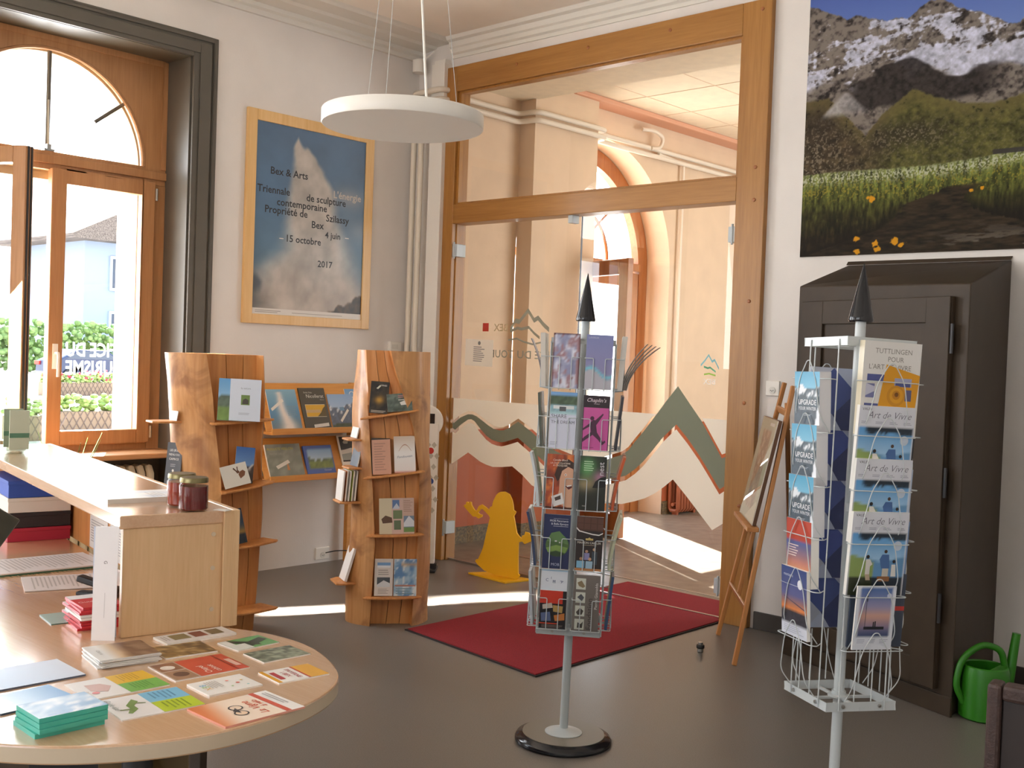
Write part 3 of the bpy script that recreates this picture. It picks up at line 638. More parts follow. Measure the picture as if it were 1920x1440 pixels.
AH = R(-11.2); HX, HY = 3.580, -4.152     # near corner of the raised counter
hut = thing('raised_counter', 'raised pale wood counter shelf on the desk, honey jars standing on it', 'counter', (HX, HY, DZ), AH)
Lh, Dh, Hh = 2.05, 0.285, 0.312
MB().box(-Lh, 0.004, -0.01, Dh, Hh-0.034, Hh).build('counter_top', M_BEECHX, hut, bevel=0.003)
MB().box(-0.022, 0.0, 0.0, Dh-0.022, 0.0, Hh-0.034).build('end_panel', M_BEECHZ, hut, bevel=0.002)
MB().box(-Lh, 0.004, Dh-0.02, Dh, 0.0, Hh-0.034).build('back_panel', M_RECESS, hut, bevel=0.002)
MB().box(0.004, 0.012, Dh-0.026, Dh+0.002, 0.001, Hh+0.001).box(-Lh, 0.012, Dh, Dh+0.018, 0.001, Hh+0.001).build('front_panel', M_BEECHZ, hut, bevel=0.002)
MB().box(-Lh, -Lh+0.02, 0.0, Dh, 0.0, Hh-0.034).build('end_panel', M_BEECHZ, hut, bevel=0.002)
for z in (0.05, 0.16, 0.25):
    MB().lathe([(0.006, 0), (0.006, 0.002)], 12, M=Matrix.Translation((0.0, Dh-0.05, z)) @ Matrix.Rotation(R(90), 4, 'Y')).build('cover_cap', M_EDGE, hut)
HM = Matrix.Translation((HX, HY, 0)) @ Matrix.Rotation(AH, 4, 'Z')
def hpt(x, y, z): return HM @ Vector((x, y, z))
HT = DZ+Hh
def jar(label, p, fill, r=0.039, h=0.083):
    t = thing('honey_jar', label, 'jar', p)
    MB().lathe([(r*0.9, 0), (r, 0.006), (r, h*0.82), (r*0.88, h*0.90), (r*0.88, h)], 28).build('glass', M_JARG, t, smooth=True)
    MB().lathe([(r*0.86, 0.004), (r*0.95, 0.008), (r*0.95, h*0.80), (0, h*0.80)], 28).build('honey', fill, t, smooth=True)
    MB().lathe([(r*0.93, h*0.915), (r*0.95, h*0.92), (r*0.95, h+0.002), (r*0.9, h+0.006), (0, h+0.006)], 28).build('lid', M_GOLD, t, smooth=True)
M_HONEY = plain('honey_dark', '5e0d06', 0.15, spec=0.6); M_HONEY2 = plain('honey_amber', '8a2a08', 0.15, spec=0.6)
jar('dark red honey jar with gold lid, the nearer of two on the counter', (3.595, -3.965, HT), M_HONEY)
jar('amber honey jar with gold lid, behind the darker one on the counter', (3.500, -3.945, HT), M_HONEY2)
tg = MB().box(-0.02, 0.02, -0.012, 0.012, 0, 0.002).build('paper_tag', M_WHITEP); tg.location = (3.63, -3.90, HT); tg.rotation_euler = (0, 0, R(20)); tag(tg, 'tiny white tag lying beside the honey jars', 'tag')

# acrylic brochure holder at the far end of the counter
ah = thing('acrylic_holder', 'clear acrylic leaflet holder at the far left end of the counter', 'holder', tuple(hpt(-1.74, 0.10, HT)), AH)
MB().box(-0.12, 0.10, -0.07, 0.07, 0, 0.012).build('base', M_ACRYL, ah, bevel=0.002)
MB().box(-0.11, -0.105, -0.07, 0.07, 0.012, 0.30).build('back_plate', M_ACRYL, ah)
MB().box(0.02, 0.024, -0.07, 0.07, 0.012, 0.24).build('divider', M_ACRYL, ah); MB().box(0.085, 0.09, -0.07, 0.07, 0.012, 0.20).build('front_plate', M_ACRYL, ah)
for y in (-0.07, 0.066): MB().prism([(-0.11, 0.012), (0.09, 0.012), (0.09, 0.20), (0.03, 0.24), (0.02, 0.24), (-0.06, 0.30), (-0.11, 0.30)], y, y+0.004, 'xz').build('side_plate', M_ACRYL, ah)
for i, (x, c, lb) in enumerate([(-0.05, 'a9ab9e', 'front'), (0.055, 'd6d2c6', 'rear')]):
    k = card('leaflet', 0.07, 0.15, 0.006, bg=c, edge='e8e2d6', ov=[('r', 0, 0.30, 1, 0.42, '4f7f6a')]); k.matrix_world = Matrix.Translation(hpt(-1.74+x, 0.10, HT+0.013)) @ Matrix.Rotation(AH+R(90), 4, 'Z')
    tag(k, ['greenish grey leaflet bundle in the back pocket of the acrylic holder', 'cream leaflet bundle in the front pocket of the acrylic holder'][i], 'leaflet')

bk_ = card('book', 0.155, 0.215, 0.013, n=(8, 10), paint=P_mottle('d8d8dc', 'e8e4e0', 4, 33, 'c4ccd8'), edge='d2d0c8', ov=[('t', 'VALAIS', 0.15, 0.8, 0.02, 'a8aab4'), ('lines', 0.15, 0.7, 0.2, 0.4, 4, 'b8b4b4')]); lay_at(bk_, (3.318, -3.972), R(-100), HT); tag(bk_, 'white magazine lying on the raised counter left of the honey jars', 'magazine')
# things under the raised counter: four flat archive boxes, papers, stapler, folded card
for i, (c, lb, h) in enumerate([('a8223a', 'dark red archive box at the bottom of the stack under the counter', 0.05), ('2a2326', 'black archive box second from the bottom under the counter', 0.055), ('d8d3ca', 'white archive box between the blue and black ones under the counter', 0.055), ('2f55b0', 'blue archive box on top of the stack under the counter', 0.062)]):
    z = DZ + sum([0.05, 0.055, 0.055, 0.062][:i]) + 0.001*i
    m = plain('box_card_%d' % i, c, 0.55); p = hpt(-1.50, 0.012, z); t = thing('archive_box', lb, 'box', p, AH, 'archive boxes under the counter')
    MB().box(-0.36, -0.008, 0.02, 0.24, 0, h-0.012).build('body', m, t, bevel=0.002); MB().box(-0.362, -0.006, 0.018, 0.242, h-0.014, h).build('lid', m, t, bevel=0.002)
# taped lists on the back panel
for i, (x, w, lb) in enumerate([(-1.17, 0.22, 'typed list taped to the back under the counter, left sheet'), (-0.93, 0.20, 'typed list taped to the back under the counter, right sheet')]):
    k = card('typed_list', w, 0.262, 0.0008, ov=[('lines', 0.08, 0.55, 0.45, 0.95, 16, '9a9692'), ('lines', 0.6, 0.95, 0.45, 0.95, 16, '9a9692'), ('lines', 0.08, 0.9, 0.08, 0.40, 9, '9a9692')], bg='d9d3cd', edge='d9d3cd')
    k.matrix_world = HM @ Matrix.Translation((x, Dh-0.022, DZ+0.008)) ; tag(k, lb, 'paper')
def flat(name, c, ang, z, w, h, t, label, cat='leaflet', group=None, **kw):
    o = card(name, w, h, t, **kw); lay_at(o, c, R(ang), z); return tag(o, label, cat, group)
LP = [('lines', 0.08, 0.92, 0.08, 0.92, 20, 'a8a29c')]
flat('binder_sheet', (2.585, -3.905), 84, DZ+0.006, 0.24, 0.34, 0.004, 'open typed sheets in a green folder lying under the counter', 'paper', bg='d0c9c6', edge='d0c9c6', ov=LP)
fo = MB().box(-0.13, 0.13, -0.19, 0.185, 0, 0.005).build('folder', plain('green_folder', '3f6a52', 0.5)); fo.location = (2.57, -3.93, DZ); fo.rotation_euler = (0, 0, R(-6)); tag(fo, 'dark green folder under the typed sheets on the desk', 'folder')
flat('loose_sheet', (2.885, -3.945), 70, DZ+0.001, 0.21, 0.29, 0.003, 'loose typed sheets lying on the desk between folder and stapler', 'paper', bg='cfc8c5', edge='cfc8c5', ov=LP)
st = thing('stapler', 'black stapler on the desk behind the folded white card', 'stapler', (3.10, -3.975, DZ), R(215))
MB().box(-0.07, 0.06, -0.018, 0.018, 0, 0.012).build('base', M_BLACKM, st, bevel=0.004)
MB().box(-0.07, 0.065, -0.016, 0.016, 0, 0.02, M=Matrix.Translation((0, 0, 0.025)) @ Matrix.Rotation(R(-14), 4, 'Y')).build('arm', M_BLACKM, st, bevel=0.006)
# stack of red and white booklets
for k in range(9):
    h = 0.0068; red = k not in (4, 5)
    o = flat('booklet', (3.385+0.004*((k*5) % 3), -4.135+0.003*((k*7) % 3)), 78 + (k*13) % 5, DZ+k*h, 0.15, 0.105, h-0.0006, '%s booklet, %s in the stack behind the folded card' % ('red and white' if red else 'white', ['lowest', 'second', 'third', 'fourth', 'fifth', 'sixth', 'seventh', 'eighth', 'topmost'][k]), 'booklet', 'red and white booklets by the counter',
             bg='b8202c' if red else 'e3ded6', edge='c42a34' if red else 'e6e2dc', ov=[('r', 0, 0, 0.3, 1, 'dfe3e6'), ('t', 'Guide', 0.62, 0.3, 0.02, 'e8d8d4', 'c', 90)])
flat('thin_leaflet', (3.30, -4.150), 80, DZ, 0.12, 0.13, 0.003, 'thin grey-green leaflet sticking out under the red booklet stack', bg='8fa49c', edge='50756a')
tn = thing('folded_card', 'tall white folded card leaning at the end of the counter', 'card', (3.572, -4.174, DZ), R(-5))
pg = card('front_leaf', 0.058, 0.285, 0.0015, bg='ece9ea', edge='ece9ea', ov=[('t', 'G', 0.42, 0.70, 0.012, '555555', 'l', -90), ('r', 0.5, 0.2, 0.515, 0.42, 'b8b4b4')], parent=tn); stand_at(pg, (0, 0, 0), R(38), 0.02)
pg.matrix_parent_inverse = Matrix.Identity(4); pg.matrix_local = Matrix.Translation((0, -0.02, 0)) @ Matrix.Rotation(R(52), 4, 'Z') @ Matrix.Rotation(R(-3), 4, 'X')
pb = card('back_leaf', 0.058, 0.285, 0.0015, bg='cfd6e6', edge='dfe2ea', parent=tn); pb.matrix_local = Matrix.Translation((-0.03, -0.005, 0)) @ Matrix.Rotation(R(60), 4, 'Z') @ Matrix.Rotation(R(3), 4, 'X')
# tablet / screen edge at the extreme left
mo = thing('desk_monitor', 'dark grey monitor corner at the far left edge above the desk', 'monitor', (3.78, -4.78, DZ), 0)
q_ = [Vector((3.689, -4.464, 1.095)), Vector((3.835, -4.798, 1.290)), Vector((3.871, -4.977, 1.079)), Vector((3.724, -4.643, 0.883))]; nn = (q_[1]-q_[0]).cross(q_[3]-q_[0]).normalized()*0.012
q_ = [v-Vector((3.78, -4.78, DZ)) for v in q_]
MB().add([tuple(v-nn) for v in q_]+[tuple(v+nn) for v in q_], [(0, 1, 2, 3), (7, 6, 5, 4), (0, 4, 5, 1), (1, 5, 6, 2), (2, 6, 7, 3), (3, 7, 4, 0)]).build('screen', plain('monitor_grey', '4b4a40', 0.35), mo, bevel=0.004)
MB().tube([(0, 0.0, 0.0), (0.0, 0.06, 0.335)], 0.02, 12).build('stand', M_BLACKM, mo); MB().box(-0.08, 0.06, -0.05, 0.08, 0, 0.012).build('base', M_BLACKM, mo, bevel=0.004)

# ------------------------------------------------------------------ wooden tree-trunk shelves
def trunk(name, label, loc, rz, rad, H, lean, prof, xl, xr, depth, seed, shelves, side_shelves, twist=0.0):
    t = thing(name, label, 'shelf', loc, rz); rnd = random.Random(seed); NZ = 40; NA = 44; V = []; F = []; MI = []
    ph = [rnd.uniform(0, 6.28) for _ in range(6)]
    def ctr(z): s = z/H; return (lean[0]*s + lean[2]*math.sin(math.pi*s), lean[1]*s)
    def rr(a, z):
        s = z/H
        return rad*np.interp(s, [p[0] for p in prof], [p[1] for p in prof])*(1+0.035*math.sin(2*a+ph[0]+s*2)+0.03*math.sin(3*a+ph[1]-s*4)+0.016*math.sin(7*a+ph[2]+s*6)+0.028*math.sin(s*10+ph[3]+a)+0.012*math.sin(s*21+ph[4]+2*a))
    for iz in range(NZ+1):
        z = H*iz/NZ; s = z/H; cx, cy = ctr(z); l = np.interp(s, *zip(*xl)); r = np.interp(s, *zip(*xr)); l, r = float(l), float(r)
        def edge(x):     # angle where the surface reaches this x on the front side
            a = -math.pi/2
            for _ in range(24):
                f = rr(a, z); xx = max(-0.97, min(0.97, x/f)); a = -math.acos(xx) if True else a
            return a
        al, ar = edge(l), edge(r); pts = []
        for k in range(NA+1):     # outer skin from the right lip round the back to the left lip
            a = ar + (2*math.pi + al - ar)*k/NA; f = rr(a, z); pts.append((f*math.cos(a), f*math.sin(a)))
        yl, yr = pts[-1][1], pts[0][1]; yb = -rad+depth
        pts += [(l+0.004, yl*0.5+yb*0.5), (l+0.008, yb)] + [(l+(r-l)*(q+0.25*math.sin(s*7))/6.0, yb+(0.022 if q in (2.4, 4.3) else 0.004*math.sin(q*2.1+s*6))) for q in (1, 2.36, 2.4, 2.44, 3.3, 4.26, 4.3, 4.34, 5)] + [(r-0.008, yb), (r-0.004, yr*0.5+yb*0.5)]
        for x, y in pts: V.append((x+cx, y+cy, z))
    n = NA+1+13
    for iz in range(NZ):
        for k in range(n):
            a = iz*n+k; b = iz*n+(k+1) % n; F.append((a, b, b+n, a+n)); MI.append(0 if k < NA else 1)
    F.append(tuple(range(n))[::-1]); MI.append(1); F.append(tuple(NZ*n+k for k in range(n))); MI.append(1)
    mb = MB(); mb.v = V; mb.f = F; mb.m = MI; mb.build('trunk', [M_STUMP, M_RECESS], t, smooth=True, angle=45)
    for i, (z, x0, x1, out, tilt) in enumerate(shelves):
        cx, cy = ctr(z); w = x1-x0; bk = -rad+depth-0.004; fy = -rad-out+0.02
        poly = [(x0+0.012, bk), (x1-0.012, bk), (x1+0.004, fy+0.05), (x1+0.012, fy+0.03), (x1-0.01, fy+0.012), (x0+w*0.55, fy-0.004), (x0+0.0, fy+0.008), (x0-0.022, fy+0.022), (x0-0.004, fy+0.05)]
        MB().prism(poly, -0.011, 0.0, M=Matrix.Translation((cx, cy, z)) @ Matrix.Rotation(R(-tilt), 4, 'Y')).build('shelf_board', M_RECESS, t, bevel=0.003)
    for (z, ang, ln, wd, tilt) in side_shelves:
        cx, cy = ctr(z); Mx = Matrix.Translation((cx, cy, z)) @ Matrix.Rotation(R(ang), 4, 'Z') @ Matrix.Rotation(R(-tilt), 4, 'Y')
        r0 = rad*np.interp(z/H, [p[0] for p in prof], [p[1] for p in prof])*0.8
        poly = [(r0, -wd*0.5), (r0+ln*0.7, -wd*0.55), (r0+ln, -wd*0.35), (r0+ln, wd*0.4), (r0+ln*0.8, wd*0.5), (r0, wd*0.5)]
        MB().prism(poly, -0.011, 0.0, M=Mx).build('shelf_board', M_RECESS, t, bevel=0.003)
    return t
RZR = R(52); RL = (1.512, -1.462)
tR = trunk('trunk_shelf', 'tree-trunk leaflet shelf by the red mat, four shelves facing the room', (RL[0], RL[1], 0), RZR, 0.222, 1.505, (-0.012, 0, 0.0),
      [(0, 1.0), (0.25, 0.985), (0.55, 0.97), (0.75, 0.955), (0.9, 0.94), (1, 0.925)],
      [(0, -0.105), (0.3, -0.085), (0.5, -0.105), (0.75, -0.135), (0.86, -0.15), (1, -0.165)], [(0, 0.125), (0.3, 0.15), (0.55, 0.15), (0.72, 0.11), (0.85, 0.045), (0.93, 0.0), (1, -0.025)], 0.085, 3,
      [(1.168, -0.165, 0.125, 0.035, 10), (0.835, -0.14, 0.165, 0.035, 8), (0.505, -0.115, 0.17, 0.035, 2), (0.165, -0.125, 0.165, 0.035, 1)],
      [(1.015, 196, 0.10, 0.16, 0), (0.672, 196, 0.14, 0.18, 0), (0.225, 194, 0.14, 0.18, 0), (0.86, 200, 0.10, 0.15, 0)])
RZL = R(88); LLOC = (1.138, -2.325)
tL = trunk('trunk_shelf', 'leaning tree-trunk leaflet shelf rising behind the reception counter', (LLOC[0], LLOC[1], 0), RZL, 0.235, 1.455, (-0.03, 0.06, 0.03),
      [(0, 0.80), (0.15, 0.83), (0.35, 0.90), (0.55, 0.99), (0.7, 1.0), (0.85, 1.07), (1, 1.06)],
      [(0, -0.10), (0.4, -0.11), (0.7, -0.12), (1, -0.15)], [(0, 0.14), (0.35, 0.16), (0.5, 0.17), (0.62, 0.15), (1, 0.185)], 0.10, 9,
      [(1.115, -0.15, 0.19, 0.045, 3), (0.775, -0.12, 0.17, 0.06, 8), (0.475, -0.12, 0.19, 0.06, 4), (0.14, -0.11, 0.19, 0.08, 0)],
      [(1.105, 171, 0.17, 0.14, 0), (0.765, 170, 0.13, 0.16, 0)])
def on_trunk(o, loc, rz, x, y, z, lean, turn=0.0, roll=0.0):
    o.matrix_world = Matrix.Translation((loc[0], loc[1], 0)) @ Matrix.Rotation(rz, 4, 'Z') @ Matrix.Translation((x, y, z)) @ Matrix.Rotation(R(turn), 4, 'Z') @ Matrix.Rotation(-R(lean), 4, 'X') @ Matrix.Rotation(-R(roll), 4, 'Y')
    return o

# ------------------------------------------------------------------ pine book rack on the left wall
rk = thing('book_rack', 'orange pine two-tier book rack standing against the left wall', 'rack', (0.02, -1.0, 0))
for y in (-0.40, 0.385): MB().box(0.02, 0.06, y, y+0.035, 0, 1.27).build('post', M_RACK, rk, bevel=0.003)
for z0, z1 in ((0.955, 1.265), (0.648, 0.90)):
    MB().prism([(0.20, z0), (0.215, z0), (0.085, z1), (0.07, z1)], -0.42, 0.42, 'xz').build('back_board', M_RACK, rk, bevel=0.002)
    MB().prism([(0.055, z0-0.018), (0.275, z0-0.018), (0.275, z0+0.022), (0.262, z0+0.022), (0.262, z0), (0.055, z0)], -0.42, 0.42, 'xz').build('ledge', M_RACK, rk, bevel=0.002)
def rack_book(name, w, h, t, y, z, label, roll=0, **kw):
    o = card(name, w, h, t, **kw); tag(o, label, 'book', 'books on the pine rack'); return stand_at(o, (0.02+0.205 if z > 0.9 else 0.225, y, z), R(90), R(22), R(roll))
def strip(o_u, o_v, L, wd, rot): # a paper label stuck across a cover
    c, s = math.cos(R(rot)), math.sin(R(rot)); return ('p', [(o_u+(a*c-b*s), o_v+(a*s+b*c)) for a, b in ((-L/2, -wd/2), (L/2, -wd/2), (L/2, wd/2), (-L/2, wd/2))], 'e6e2d8')
def geyser(U, V):
    A = ramp(V, [(0, '6b7d86'), (0.4, '5f8fb4'), (1, '86b2c8')]); cx = 0.58-0.22*V+0.03*np.sin(V*9); w = 0.09+0.20*(1-V)**2
    return mixc(A, np.zeros(A.shape)+C('e6ded6'), np.clip(np.exp(-((U-cx)/w)**2)*(1.1-0.15*V)*(0.8+0.4*fbm(U*6, V*7, 31)), 0, 1)*(V < 0.95))
rack_book('book', 0.235, 0.285, 0.012, -1.255, 0.956, 'blue book with a white water jet, leftmost on the top rack row', n=(18, 22), paint=geyser, ov=[strip(0.3, 0.62, 0.5, 0.07, 28), ('lines', 0.6, 0.95, 0.35, 0.6, 6, '7d97a4')])
rack_book('book', 0.215, 0.295, 0.014, -1.005, 0.956, 'dark book with white title and a yellow sunset picture, upper rack row', bg='4a463c', edge='3a362e', n=(2, 2), ov=[('t', 'Nicollerat', 0.92, 0.76, 0.036, 'd8d4cc', 'r'), ('t', 'Emile Felix', 0.18, 0.87, 0.016, 'c8c4bc'), ('t', 'Peintre', 0.92, 0.70, 0.012, 'b8b4ac', 'r'), ('r', 0.14, 0.30, 0.90, 0.60, 'd8cfb4'), ('r', 0.15, 0.31, 0.90, 0.59, 'd6a62c'), ('r', 0.15, 0.40, 0.7, 0.47, 'c8a878'), ('p', [(0.55, 0.31), (0.9, 0.31), (0.9, 0.56), (0.8, 0.5), (0.7, 0.4)], '5a4a24'), ('p', [(0.34, 0.04), (0.92, 0.075), (0.92, 0.155), (0.34, 0.115)], 'e0dcd4')])
rack_book('book', 0.215, 0.25, 0.014, -0.775, 0.956, 'mountain photo book with a paper strip across it, upper rack row', n=(20, 22), paint=P_land('8fb0d8', 'c2d2e4', 0.66, 0.16, '5a6478', '46523c', 12, 'd8dce4', 0.16), edge='9db0cc', ov=[strip(0.55, 0.38, 0.5, 0.075, 42), ('r', 0.4, 0.52, 0.58, 0.62, '6f93b4')])
rack_book('book', 0.20, 0.29, 0.010, -0.62, 0.956, 'light blue book half hidden by the trunk, right end of the top row', n=(10, 12), paint=P_land('6f9fd0', 'b9cee0', 0.30, 0.10, '55606a', '3d4638', 21), ov=[('c', 0.3, 0.86, 0.12, 'e0e4e8'), ('c', 0.3, 0.86, 0.09, '80a8d0')])
rack_book('book', 0.275, 0.225, 0.014, -1.245, 0.650, 'grey green painting book with yellow title, left on the lower row', n=(12, 10), paint=P_mottle('7d8478', '989c8e', 5, 41), ov=[('t', 'AUGUSTE VEILLON', 0.04, 0.82, 0.024, 'c8bc4a'), ('t', 'MAITRE DES', 0.1, 0.68, 0.018, 'a8a89c'), ('p', [(0.52, 0.2), (0.6, 0.2), (0.55, 0.5)], 'c88a50'), strip(0.42, 0.38, 0.42, 0.10, 26)])
rack_book('book', 0.235, 0.205, 0.014, -0.965, 0.650, 'blue bordered landscape book in the middle of the lower row', n=(14, 12), bg='3f5fae', edge='3a56a0', paint=lambda U, V: np.where(((U > 0.1) & (U < 0.93) & (V > 0.22) & (V < 0.86))[..., None], P_land('7fb0e0', 'c8dcec', 0.55, 0.14, '6a7a5a', '7a8a4a', 51, None, 0.45)(U, V), np.zeros(U.shape+(3,))+C('4a66b4')), ov=[('t', 'Ormont', 0.6, 0.12, 0.018, 'd0d8e8')])
rack_book('book', 0.20, 0.27, 0.008, -0.675, 0.650, 'white edged leaflet with a dark picture, right on the lower row', n=(2, 2), bg='e8e4dc', ov=[('r', 0.06, 0.3, 1, 0.97, '2c241e'), ('r', 0.06, 0.34, 1, 0.62, '9aa09c'), ('p', [(0.06, 0.6), (0.5, 0.66), (1, 0.63), (1, 0.58), (0.06, 0.5)], 'd8d4cc'), ('p', [(0.2, 0.82), (0.32, 0.92), (0.44, 0.84), (0.4, 0.78), (0.24, 0.78)], 'a8a08c')])
# ------------------------------------------------------------------ pendant lamp
LC = (3.10, -2.85, 2.345)
lp = thing('pendant_lamp', 'flat white disc pendant lamp hanging on thin wires in front of the poster', 'lamp', LC)
MB().lathe([(0.285, -0.022), (0.293, -0.022), (0.296, -0.018), (0.296, 0.026), (0.293, 0.03), (0, 0.03)], 64).build('housing', M_WHITEP, lp, smooth=True)
MB().lathe([(0, -0.016), (0.285, -0.016), (0.286, -0.012)], 64).build('diffuser', M_DIFF, lp, smooth=True)
MB().tube([(0.075, 0.05, 0.03), (0.055, 0.045, 0.25), (0.02, 0.02, 0.8), (0.0, 0.0, ZC-LC[2])], 0.0045, 8).build('power_cord', M_CORD, lp, smooth=True)
for a in (40, 160, 280): MB().tube([(0.2*math.cos(R(a)), 0.2*math.sin(R(a)), 0.03), (0.03*math.cos(R(a)), 0.03*math.sin(R(a)), ZC-LC[2])], 0.0009, 5).build('suspension_wire', M_GREYM, lp)
MB().lathe([(0.06, ZC-LC[2]-0.03), (0.06, ZC-LC[2]-0.001)], 24).build('ceiling_rose', M_WHITEP, lp, smooth=True)

# ------------------------------------------------------------------ framed poster
def paint_poster(U, V):
    A = ramp(V, [(0, '8a8078'), (0.10, '9aa0a2'), (0.3, '5f86a8'), (0.6, '5f8ab2'), (1, '6580a6')])*(0.88+0.24*fbm(U*4, V*6, 61))[..., None]
    cx = 0.60-0.15*V; wl = 0.10+0.16*(1-V)**1.2
    edge = (fbm(U*7, V*9, 63)-0.5)*0.14
    col = sm(1.25, 0.55, np.abs(U-cx+edge)/(wl+0.02+0.05*(V < 0.6)))*sm(0.975, 0.88, V+0.18*np.abs(U-0.42))
    A = mixc(A, np.zeros(A.shape)+C('d8cfc4')*(0.86+0.25*fbm(U*9, V*11, 66))[..., None], np.clip(col, 0, 1)*0.95)
    haze = np.exp(-((U-0.85)/0.25)**2-((V-0.6)/0.16)**2)*0.45*fbm(U*5, V*5, 71)*1.7
    A = mixc(A, np.zeros(A.shape)+C('c8bcb0'), np.clip(haze, 0, 1))
    cloud = sm(0.30, 0.14, V+(fbm(U*6, V*6, 73)-0.5)*0.22)
    A = mixc(A, np.zeros(A.shape)+C('b9ada2')*(0.72+0.5*fbm(U*7, V*8, 75))[..., None], cloud*0.95)
    A = mixc(A, np.zeros(A.shape)+C('39434e'), sm(0.06, 0.0, np.hypot(U-0.02, (V-0.165)*0.9)+0.1*(fbm(U*9, V*9, 77)-0.5))*0.8)
    A = mixc(A, np.zeros(A.shape)+C('4a4c4a'), (sm(0.13, 0.02, U+0.5*np.abs(V-0.05))*0.6))
    rock = sm(0.01, -0.01, V-0.035-0.085*np.clip((U-0.70)/0.3, -1, 1)+0.05*(fbm(U*18, V*16, 79)-0.5))*(U > 0.66)
    A = mixc(A, np.zeros(A.shape)+C('4a3a28')*(0.35+1.2*fbm(U*40, V*40, 81))[..., None], rock)
    return A
def paint_poster(U, V):
    A = ramp(V, [(0, '8a8078'), (0.10, '7e8890'), (0.3, '4f7088'), (0.6, '54789a'), (1, '54708e')])*(0.86+0.28*fbm(U*4, V*6, 61))[..., None]
    nz = fbm(U*7, V*9, 63)-0.5; n4 = fbm(U*3, V*3, 67)-0.5
    xl = np.interp(V, [0, 0.25, 0.35, 0.45, 0.6, 0.75, 0.88, 0.95], [-0.1, 0.10, 0.27, 0.29, 0.29, 0.32, 0.33, 0.325])+0.05*nz
    xr = np.interp(V, [0, 0.15, 0.25, 0.35, 0.5, 0.62, 0.70, 0.80, 0.90, 0.95], [1.1, 0.98, 0.92, 0.86, 0.76, 0.72, 0.69, 0.60, 0.47, 0.40])+0.07*nz
    soft = np.interp(V, [0, 0.3, 0.5, 0.7, 0.95], [0.2, 0.16, 0.08, 0.04, 0.015])
    col = sm(-soft, soft, U-xl)*sm(soft, -soft, U-xr)*sm(0.965, 0.93, V+0.05*np.abs(np.sin(U*26)))
    A = mixc(A, np.zeros(A.shape)+C('c0b6ab')*(0.76+0.44*fbm(U*9, V*11, 66))[..., None], np.clip(col, 0, 1)*0.9)
    haze = np.exp(-((U-0.85)/0.16)**2-((V-0.67)/0.06)**2)*0.5+np.exp(-((U-0.92)/0.2)**2-((V-0.52)/0.10)**2)*0.4*(1+2*n4)
    A = mixc(A, np.zeros(A.shape)+C('b8aea6'), np.clip(haze, 0, 0.8))
    cloud = sm(0.27, 0.10, V+(fbm(U*6, V*6, 73)-0.5)*0.2)
    A = mixc(A, np.zeros(A.shape)+C('aca196')*(0.70+0.55*fbm(U*7, V*8, 75))[..., None], cloud*0.9)
    A = mixc(A, np.zeros(A.shape)+C('39434e'), sm(0.10, 0.02, np.hypot(U-0.02, (V-0.165)*1.4)+0.1*(fbm(U*9, V*9, 77)-0.5))*0.8)
    A = mixc(A, np.zeros(A.shape)+C('46494a'), np.clip(sm(0.16, 0.02, U+0.8*np.abs(V-0.06))*0.7, 0, 1))
    rock = sm(0.008, -0.008, V-0.03-0.10*np.clip((U-0.68)/0.32, -1, 1)+0.05*(fbm(U*18, V*16, 79)-0.5))*(U > 0.64)
    return mixc(A, np.zeros(A.shape)+C('463624')*(0.3+1.2*fbm(U*40, V*40, 81))[..., None], rock)
po = thing('framed_poster', 'blue geyser exhibition poster in a maple frame on the left wall', 'poster', (0.0, -0.962, 1.655))
fw_, fh_, fb = 1.06, 1.40, 0.072
for q, ax in (((-fw_/2, -fw_/2+fb, 0, fh_), 'z'), ((fw_/2-fb, fw_/2, 0, fh_), 'z'), ((-fw_/2+fb, fw_/2-fb, 0, fb-0.008), 'y'), ((-fw_/2+fb, fw_/2-fb, fh_-fb, fh_), 'y')):
    MB().box(0.002, 0.028, q[0], q[1], q[2], q[3]).build('frame_rail', M_FRAME, po, bevel=0.003)
PW, PH = fw_-2*fb+0.004, fh_-2*fb+0.012
def pt(s, u, v, size, c='22242a', w=None): return ('t', s, u, v, size*1.17, c, 'l', 0, 0, 0.016)
pov = [('r', 0, 0, 1, 0.032, 'd8d2ca'), ('lines', 0.03, 0.3, 0.008, 0.024, 2, '8c8780'), ('lines', 0.35, 0.95, 0.010, 0.020, 1, 'a8a29a'),
       pt('Bex & Arts', 0.13, 0.735, 0.058), pt('Triennale', 0.02, 0.635, 0.058), pt('de sculpture', 0.45, 0.622, 0.058), pt("L'energie".replace('e', 'é', 1), 0.70, 0.662, 0.058, 'bcb4ac'), pt('contemporaine', 0.19, 0.577, 0.058),
       pt('Propriété de', 0.09, 0.532, 0.058), pt('Szilassy', 0.635, 0.528, 0.058), pt('Bex', 0.505, 0.482, 0.058), pt('4 juin', 0.63, 0.437, 0.052), pt('–', 0.82, 0.437, 0.052, 'd8d2cc'), pt('–', 0.22, 0.392, 0.052, 'd8d2cc'), pt('15 octobre', 0.285, 0.392, 0.056), pt('2017', 0.57, 0.275, 0.054)]
pr = card('print', PW, PH, 0.002, n=(110, 150), paint=paint_poster, ov=pov, parent=po); pr.matrix_local = Matrix.Translation((0.016, 0, fb-0.009)) @ Matrix.Rotation(R(90), 4, 'Z')

